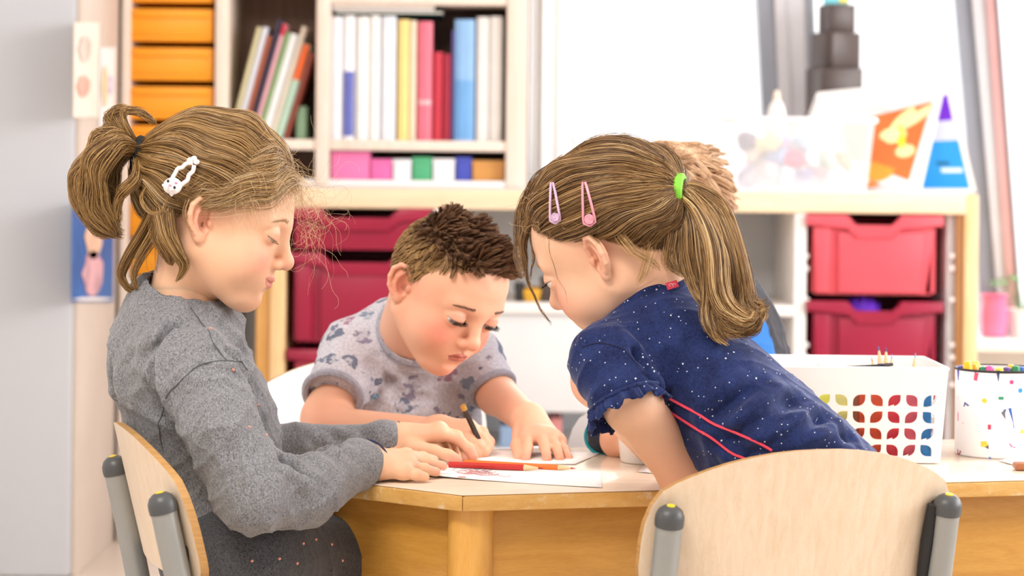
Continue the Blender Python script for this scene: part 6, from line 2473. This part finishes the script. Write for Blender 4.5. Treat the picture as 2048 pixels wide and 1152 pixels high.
M_pip = flat('coral_piping', '#e8465c', .6)
for k, line in enumerate((((1314, 789), (1340, 802), (1370, 818), (1400, 834), (1440, 858), (1480, 874), (1515, 890), (1545, 906)), ((1322, 816), (1350, 836), (1380, 855), (1410, 873), (1440, 892), (1470, 910), (1500, 924)))):
    pts = []
    for (x, y) in [tuple(q) for q in catmull([(a, b, 0) for a, b in line], 24)[:, :2]]:
        s_ = surface_point(nvV, x, y)
        if s_ is not None:
            pts.append(s_ + np.array((0, -.0012, 0)))
    if len(pts) > 3:
        wpart(MB().tube([tuple(p) for p in relax_line(pts)], .0015, 6), 'piping', M_pip, nv).location = (0, 0, 0)
seam(nvV, ((1160, 692), (1195, 683), (1235, 690), (1270, 716), (1294, 748), (1308, 785)), .0008, flat('dark_navy_seam', '#10173a', .9), nv)
# frilled sleeve hem
hc0, hn = N3((1250, 806, 2.632)), nz(N3((1275, 850, 2.63)) - N3((1240, 770, 2.65)))
uu = Vector(nz(np.cross(hn, (0, 1, 0))))
v_ = Vector(hn).cross(uu)


def frill(u, v):
    a = 2 * math.pi * u
    r = .0405 + .006 * v + (.0035 * v) * math.sin(17 * a) + .0015 * v * math.sin(41 * a)
    return Vector(hc0) + (uu * math.cos(a) + v_ * math.sin(a)) * r + Vector(hn) * (-.004 + .017 * v + .003 * v * math.sin(11 * a + 1) + .010 * math.cos(a) * 0)


o = MB().sheet(frill, 220, 6).build('sleeve_frill', M_navy, nv)
o.modifiers.new('thickness', 'SOLIDIFY').thickness = .0012
wpart(MB().tube(ring_tube(hc0 - hn * .002, hn, .0412, .003, k=60, wob=.0008, freq=15), .0026, 8, False), 'frill_seam', M_navy, nv).location = (0, 0, 0)
# stand collar with its little red tag
cn2 = nz(np.array((-.46, 0, .89)))
cc = N3((1303, 594, 2.742))
wpart(MB().tube(ring_tube(cc, cn2, .0480, .004), .0045, 10, False), 'collar', M_navy, nv).location = (0, 0, 0)
wpart(MB().tube(ring_tube(cc - cn2 * .016, cn2, .0500, .004), .0022, 10, False), 'collar', M_navy, nv).location = (0, 0, 0)
tg = surface_point(nvV, 1343, 580)
ty = (tg[1] if tg is not None else 2.71) - .006
tq = [N3((1331, 566, ty)), N3((1353, 560, ty + .003)), N3((1358, 573, ty + .003)), N3((1336, 580, ty))]
tgo = slab(MB(), [Vector(q) for q in tq], .0012).build('collar_tag', flat('coral_tag', '#e0455c', .6), nv, smooth=False)
tgo['label'] = 'small coral tag on the collar'
mb = MB()
cen = sum([Vector(q) for q in tq], Vector()) / 4 + Vector((0, -.0012, 0))
for s in (-1, 1):
    mb.tube([cen + Vector((s * .0018 + .0016 * math.cos(a / 8 * math.pi), 0, .0014 * math.sin(a / 8 * math.pi))) for a in range(13)], .00035, 5)
mb.build('tag_mark', flat('pale_thread', '#f0c0c8', .6), tgo)

# hair of the leaning girl
M_hair2 = hair_material('honey_brown_hair', '#3f2a18', '#7a5834', '#b58d58', .34)
M_hair2l = hair_material('honey_highlight_hair', '#8a6538', '#c39a62', '#efd2a0', .34)
tie_w = N3((1359, 379, 2.696))
tie = h2.l(tie_w)
r_ = scalp_roots(HV, HQ, 24000, hairline)
N_ = len(r_)
lift = .05 + .15 * rng.random(N_) ** 1.3 * (.5 + .5 * np.clip(r_[:, 2] / .05, 0, 1))
pth = slerp_paths(r_, tie[None, :] + rng.normal(0, .0035, (N_, 3)), 16, lift)
sway = np.sin(r_[:, 2] * 100 + r_[:, 0] * 50)[:, None] * np.sin(np.linspace(0, math.pi, 16))[None, :] * .0026
pth[:, :, 2] -= np.abs(sway) * 1.2
pth += rng.normal(0, .0006, (N_, 1, 3)) * np.sin(np.linspace(0, math.pi, 16))[None, :, None]
pth = drift(pth, .0024, 55, 15)
pth, _ = clumped(pth, 850, .6, .7, 4)
pth = pth + rng.normal(0, .0009, (N_, 1, 3)) * np.sin(np.linspace(0, math.pi, 16) * rng.uniform(.6, 1.6, (N_, 1)))[:, :, None]
lt = rng.random(N_) < .22
strands('hair', h2.w(pth[~lt]), M_hair2, g2, .00028, .00022)
strands('fair_streaks', h2.w(pth[lt]), M_hair2l, g2, .00026, .00018)
pt, ptl = [], []
for k, (gd, n_, rad) in enumerate((
        ([(1357, 379, 2.697), (1385, 383, 2.70), (1430, 425, 2.69), (1458, 490, 2.68), (1476, 560, 2.675), (1490, 612, 2.67), (1512, 630, 2.66), (1534, 618, 2.655)], 1100, [.005, .011, .015, .016, .015, .014, .011, .004]),
        ([(1357, 379, 2.697), (1382, 390, 2.695), (1415, 440, 2.685), (1434, 510, 2.675), (1446, 580, 2.67), (1452, 630, 2.662), (1476, 660, 2.655), (1508, 652, 2.65), (1518, 630, 2.65)], 1100, [.005, .010, .014, .016, .016, .014, .012, .009, .004]),
        ([(1357, 379, 2.697), (1380, 393, 2.69), (1403, 450, 2.68), (1414, 520, 2.67), (1420, 580, 2.66), (1418, 630, 2.654), (1430, 668, 2.648), (1456, 690, 2.648)], 900, [.005, .009, .013, .015, .015, .012, .009, .003]),
        ([(1357, 382, 2.704), (1372, 420, 2.69), (1382, 470, 2.682), (1386, 530, 2.676), (1398, 580, 2.665), (1436, 622, 2.653), (1480, 650, 2.648), (1500, 632, 2.645), (1488, 612, 2.645)], 700, [.004, .008, .010, .013, .012, .012, .010, .007, .003]),
        ([(1355, 385, 2.704), (1364, 430, 2.69), (1358, 480, 2.685), (1347, 515, 2.682), (1350, 536, 2.68), (1370, 552, 2.676)], 300, [.004, .006, .008, .009, .007, .002]),
        ([(1357, 379, 2.697), (1395, 386, 2.70), (1444, 440, 2.69), (1478, 520, 2.68), (1494, 590, 2.67), (1516, 606, 2.665), (1535, 600, 2.66)], 240, [.004, .009, .010, .010, .009, .007, .004]),
        ([(1357, 383, 2.70), (1390, 420, 2.672), (1424, 500, 2.655), (1436, 570, 2.648), (1462, 622, 2.64), (1500, 640, 2.638), (1512, 618, 2.64)], 420, [.004, .008, .012, .014, .012, .009, .004]))):
    a = lock([N3(q) for q in gd], n_, 26, rad, .0022, .25, 140 + k)
    m_ = np.random.default_rng(k).random(n_) < .45
    pt.append(a[~m_])
    ptl.append(a[m_])
pp, _ = clumped(drift(np.concatenate(pt), .0035, 45, 8), 260, .55, .8, 6)
strands('ponytail', pp, M_hair2, g2, .00030, .00014)
pp, _ = clumped(drift(np.concatenate(ptl), .0035, 45, 8), 150, .6, .8, 7)
strands('ponytail_highlights', pp, M_hair2l, g2, .00029, .00014)
mb = MB()
for s in range(3):
    mb.tube(ring_tube(tie_w + np.array((.0000 + .0022 * (s - 1), 0, 0)), (1, -.25, -.05), .0145, .003, k=24, wob=.0007, freq=9), .0036, 8, False)
wpart(mb, 'hair_tie', flat('lime_elastic', '#7fd23c', .6, bump=.3), g2)
bl = []
for k, (gd, n_, rad) in enumerate((
        ([(1132, 330, 2.745), (1084, 366, 2.775), (1056, 418, 2.79), (1046, 475, 2.79), (1052, 540, 2.79)], 260, [.014, .014, .011, .007, .002]),
        ([(1120, 340, 2.73), (1074, 392, 2.75), (1053, 450, 2.765), (1048, 515, 2.77), (1060, 575, 2.77)], 150, [.012, .011, .008, .004, .001]),
        ([(1112, 340, 2.77), (1060, 388, 2.80), (1037, 450, 2.81), (1034, 505, 2.81), (1046, 560, 2.80)], 60, [.010, .008, .006, .004, .002]),
        ([(1070, 420, 2.75), (1046, 470, 2.76), (1050, 530, 2.765), (1072, 600, 2.765), (1104, 650, 2.765)], 26, [.006, .004, .002, .001, .0005]),
        ([(1100, 450, 2.70), (1110, 510, 2.695), (1128, 560, 2.69), (1136, 610, 2.69)], 2, [.001, .001, .001, .0006]),
        ([(1060, 440, 2.76), (1066, 510, 2.76), (1062, 560, 2.76)], 20, [.003, .002, .001]))):
    bl.append(lock([N3(q) for q in gd], n_, 16, rad, .0010, .2, 170 + k))
strands('fringe', drift(np.concatenate(bl), .0025, 60, 3), M_hair2, g2, .00022, .00009)
nl = []
for k, (gd, n_, rad) in enumerate((([(1300, 500, 2.665), (1290, 540, 2.672), (1275, 570, 2.68)], 40, [.012, .008, .004]), ([(1330, 505, 2.68), (1332, 525, 2.685), (1340, 545, 2.69)], 40, [.008, .006, .003]),
                                   ([(1240, 470, 2.67), (1265, 500, 2.667), (1300, 520, 2.668), (1320, 540, 2.675)], 40, [.008, .008, .006, .003]))):
    nl.append(lock([N3(q) for q in gd], n_, 12, rad, .001, .2, 180 + k))
strands('nape_wisps', np.concatenate(nl), M_hair2l, g2, .00016, .00008)
r3_ = scalp_roots(HV, HQ, 360, lambda v: hairline(v) * (v[:, 2] > .02))
n3 = len(r3_)
w3 = np.empty((n3, 12, 3))
nrm3 = (r3_ - SK[0]) / SK[1] ** 2
nrm3 /= np.linalg.norm(nrm3, axis=1, keepdims=True)
p_ = r3_ + nrm3 * .008
vel = nrm3 * .5 + rng.normal(0, .5, (n3, 3)) + np.array((-.5, 0, 0))
cu = rng.normal(0, .25, (n3, 3))
L3 = .012 + .03 * rng.random(n3)
for s in range(12):
    w3[:, s] = p_
    vel = vel + np.cross(vel, cu) * .8
    vel /= np.linalg.norm(vel, axis=1, keepdims=True)
    p_ = p_ + vel * (L3 / 12)[:, None]
strands('flyaway_hair', h2.w(w3), M_hair2l, g2, .00014, .00008)


hair_pts = h2.w(pth).reshape(-1, 3)
hair_pts = hair_pts[hair_pts[:, 1] < 2.76]


def hair_hit(px, py, off=.0012):
    """outermost hair near that sight line"""
    q = surface_point(hair_pts, px, py)
    Y = (q[1] if q is not None else skull_hit(h2, px, py, 1.2)[1]) - off
    return N3((px, py, Y))


def snap_clip(hd, top, bot, wpx, colr, parent, label):
    """pear-shaped snap clip lying on the hair"""
    n_ = 14
    L_, R_ = [], []
    (x0, y0), (x1, y1) = top, bot
    dx, dy = x1 - x0, y1 - y0
    ln = math.hypot(dx, dy)
    nx, ny = -dy / ln, dx / ln
    for k in range(n_):
        f = k / (n_ - 1)
        w = wpx * (.18 + .82 * f ** .8) if f < .86 else wpx * math.sqrt(max(0, 1 - ((f - .86) / .14) ** 2)) * 1.0
        for lst, s in ((L_, -1), (R_, 1)):
            lst.append(hair_hit(x0 + dx * f + nx * w * s, y0 + dy * f + ny * w * s))
    for lst in (L_, R_):                                # springy, so it does not follow single hairs
        a = np.array(lst)
        for _ in range(4):
            a[1:-1, 1] = np.minimum(a[1:-1, 1], (a[:-2, 1] + a[2:, 1]) / 2)
            a[1:-1, 1] = (a[:-2, 1] + 2 * a[1:-1, 1] + a[2:, 1]) / 4 - .0001
        lst[:] = list(a)
    m_ = flat('clip_' + colr, '#' + colr, .3, var=.03)
    o = wpart(MB().tube([tuple(p) for p in L_], .0015, 8).tube([tuple(p) for p in R_], .0015, 8), 'hair_clip', m_, parent)
    o['label'] = label
    Yp = min(v[1] for v in L_[10:] + R_[10:]) - .0006
    pl_ = [N3((x0 + dx * .84 + nx * wpx * .75 * math.cos(a) + dx / ln * wpx * .8 * math.sin(a), y0 + dy * .84 + ny * wpx * .75 * math.cos(a) + dy / ln * wpx * .8 * math.sin(a), Yp)) for a in [2 * math.pi * k / 16 for k in range(16)]]
    mb = MB()
    vs = [mb.bm.verts.new(tuple(p)) for p in pl_]
    mb.bm.faces.new(vs)
    r = bmesh.ops.extrude_face_region(mb.bm, geom=mb.bm.faces[:])
    bmesh.ops.translate(mb.bm, vec=(0, -.0015, 0), verts=[v for v in r['geom'] if isinstance(v, bmesh.types.BMVert)])
    glit = flat('glitter_' + colr, '#' + colr, .35, .3, var=.35, nscale=900)
    p2_ = wpart(mb, 'glitter_plate', glit, o, smooth=False)
    p2_.location = (0, 0, 0)


snap_clip(h2, (1104, 366), (1111, 447), 11, 'd9b6d6', g2, 'lilac snap clip nearer the forehead')
snap_clip(h2, (1168, 365), (1180, 452), 13, 'f0a0b0', g2, 'pink snap clip nearer the ear')

# ================================================================== child behind
k4 = empty('person', (.27, 3.34, 0))
tag(k4, 'blond child in a blue and black jacket, mostly hidden behind the leaning girl', 'person')
h4 = Head(1335, 408, 3.30, 205, 24, 0, .97, .002, lid=(-8, -32), gaze=-25)
nk_a, nk_b = h4.w((-.03, 0, -.05)), N3((1400, 590, 3.34))
h4.neck = (nk_a, nk_b, .042, .044)
HV, HQ = h4.build()
hc4 = h4.colours(HV, '#f3c8b4', '#cf7d74', '#ee9a88', '#b08a64', hairline_b)
BV, BQ, BC = [h4.w(HV)], [HQ], [hc4]
g = Grid((.04, 2.98, .48), (.44, 3.46, .76), .003)
g.cone(nk_a, nk_b, .040, .042, k=.02)
g.ell(N3((1430, 720, 3.36)), (.08, .08, .10), k=.03)
g.chain([N3((1370, 680, 3.28)), N3((1330, 850, 3.16)), N3((1230, 869, 3.060))], [.034, .030, .0175], k=.012)
g.chain([N3((1500, 680, 3.36)), N3((1500, 850, 3.28)), N3((1440, 885, 3.10))], [.034, .030, .020], k=.012)
for wx, sx_ in ((1238, -1), (1440, 1)):
    m = lambda d, y, Y_: N3((wx - sx_ * d, y, Y_))
    hand(g, m(0, 880, 3.075), [m(22, 868, 3.06), m(25, 876, 3.05), m(24, 885, 3.045), m(20, 893, 3.045)],
         [[m(36, 874, 3.05), m(34, 886, 3.045), m(24, 890, 3.045)], [m(38, 883, 3.042), m(34, 893, 3.04), m(24, 896, 3.042)],
          [m(34, 891, 3.04), m(28, 899, 3.04), m(20, 900, 3.042)], [m(28, 898, 3.042), m(22, 902, 3.042), m(16, 902, 3.045)]],
         [m(10, 872, 3.06), m(24, 868, 3.04), m(32, 876, 3.035)], rw=.020, rk=.010)
V, Q = g.mesh(1)
BV.append(V), BQ.append(Q), BC.append(np.tile(lin('#e9b394'), (len(V), 1)))
body_object(BV, BQ, BC, k4)
h4.eyes(k4)
h4.brows(k4, M_brow_b, 120)
g = Grid((.06, 2.96, .42), (.50, 3.50, .78), .003)
g.cone(N3((1422, 650, 3.36)), N3((1462, 830, 3.36)), .090, .108, k=.03)
g.cone(N3((1390, 600, 3.345)), N3((1410, 650, 3.36)), .055, .08, k=.02)
g.chain([N3((1360, 690, 3.28)), N3((1335, 850, 3.17)), N3((1210, 872, 3.092))], [.048, .042, .0235], k=.02)
g.chain([N3((1490, 670, 3.36)), N3((1500, 850, 3.30)), N3((1455, 888, 3.13))], [.052, .042, .034], k=.02)
V, Q = g.mesh(2)
Nn = vnormals(V, Q)
upx = 1024 + F * (V[:, 0] * cr + (V[:, 2] - H) * sr) / V[:, 1]
vpx = HORIZON - F * (-V[:, 0] * sr + (V[:, 2] - H) * cr) / V[:, 1]
# side panels follow the seam that runs down the jacket's flank
c = np.tile(lin('#2272c4'), (len(V), 1))
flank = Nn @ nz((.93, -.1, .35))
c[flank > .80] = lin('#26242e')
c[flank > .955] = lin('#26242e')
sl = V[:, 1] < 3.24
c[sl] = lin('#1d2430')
jk = attr_material('jacket_cloth', .75)
V = ripple(V, Nn, 51, .0016)
mesh_object('jacket', V, Q, jk, k4, c)
wpart(MB().tube(ring_tube(N3((1206, 873, 3.092)), N3((1196, 874, 3.06)) - N3((1206, 873, 3.11)), .0225, .002), .0022, 8, False), 'cuff_trim', flat('teal_cuff', '#1f8c98', .8), k4)
r_ = scalp_roots(HV, HQ, 7000, hairline_b)
n4 = len(r_)
nr = (r_ - SK[0]) / SK[1] ** 2
nr /= np.linalg.norm(nr, axis=1, keepdims=True)
sw_ = np.stack([np.sin(r_[:, 0] * 120 + r_[:, 1] * 90), np.sin(r_[:, 1] * 130), np.cos(r_[:, 0] * 90)], 1)
vel = nr * .5 + np.array((-.3, 0, -.35)) + sw_ * .35 + rng.normal(0, .15, (n4, 3))
L4 = .03 * (.7 + .5 * rng.random(n4))
w4 = np.empty((n4, 9, 3))
p_ = r_.copy()
for s in range(9):
    w4[:, s] = p_
    vel = vel + np.array((0, 0, -.12))
    vel /= np.linalg.norm(vel, axis=1, keepdims=True)
    p_ = p_ + vel * (L4 / 9)[:, None]
    e = (p_ - SK[0]) / (SK[1] * 1.03)
    rr = np.linalg.norm(e, axis=1, keepdims=True)
    p_ = np.where(rr < 1, SK[0] + e / rr * SK[1] * 1.03, p_)
w4, _ = clumped(w4, 200, .7, .8, 2)
strands('hair', h4.w(w4), hair_material('sandy_blond_hair', '#b08660', '#d8b08a', '#f2d8ba'), k4, .0005, .0002)
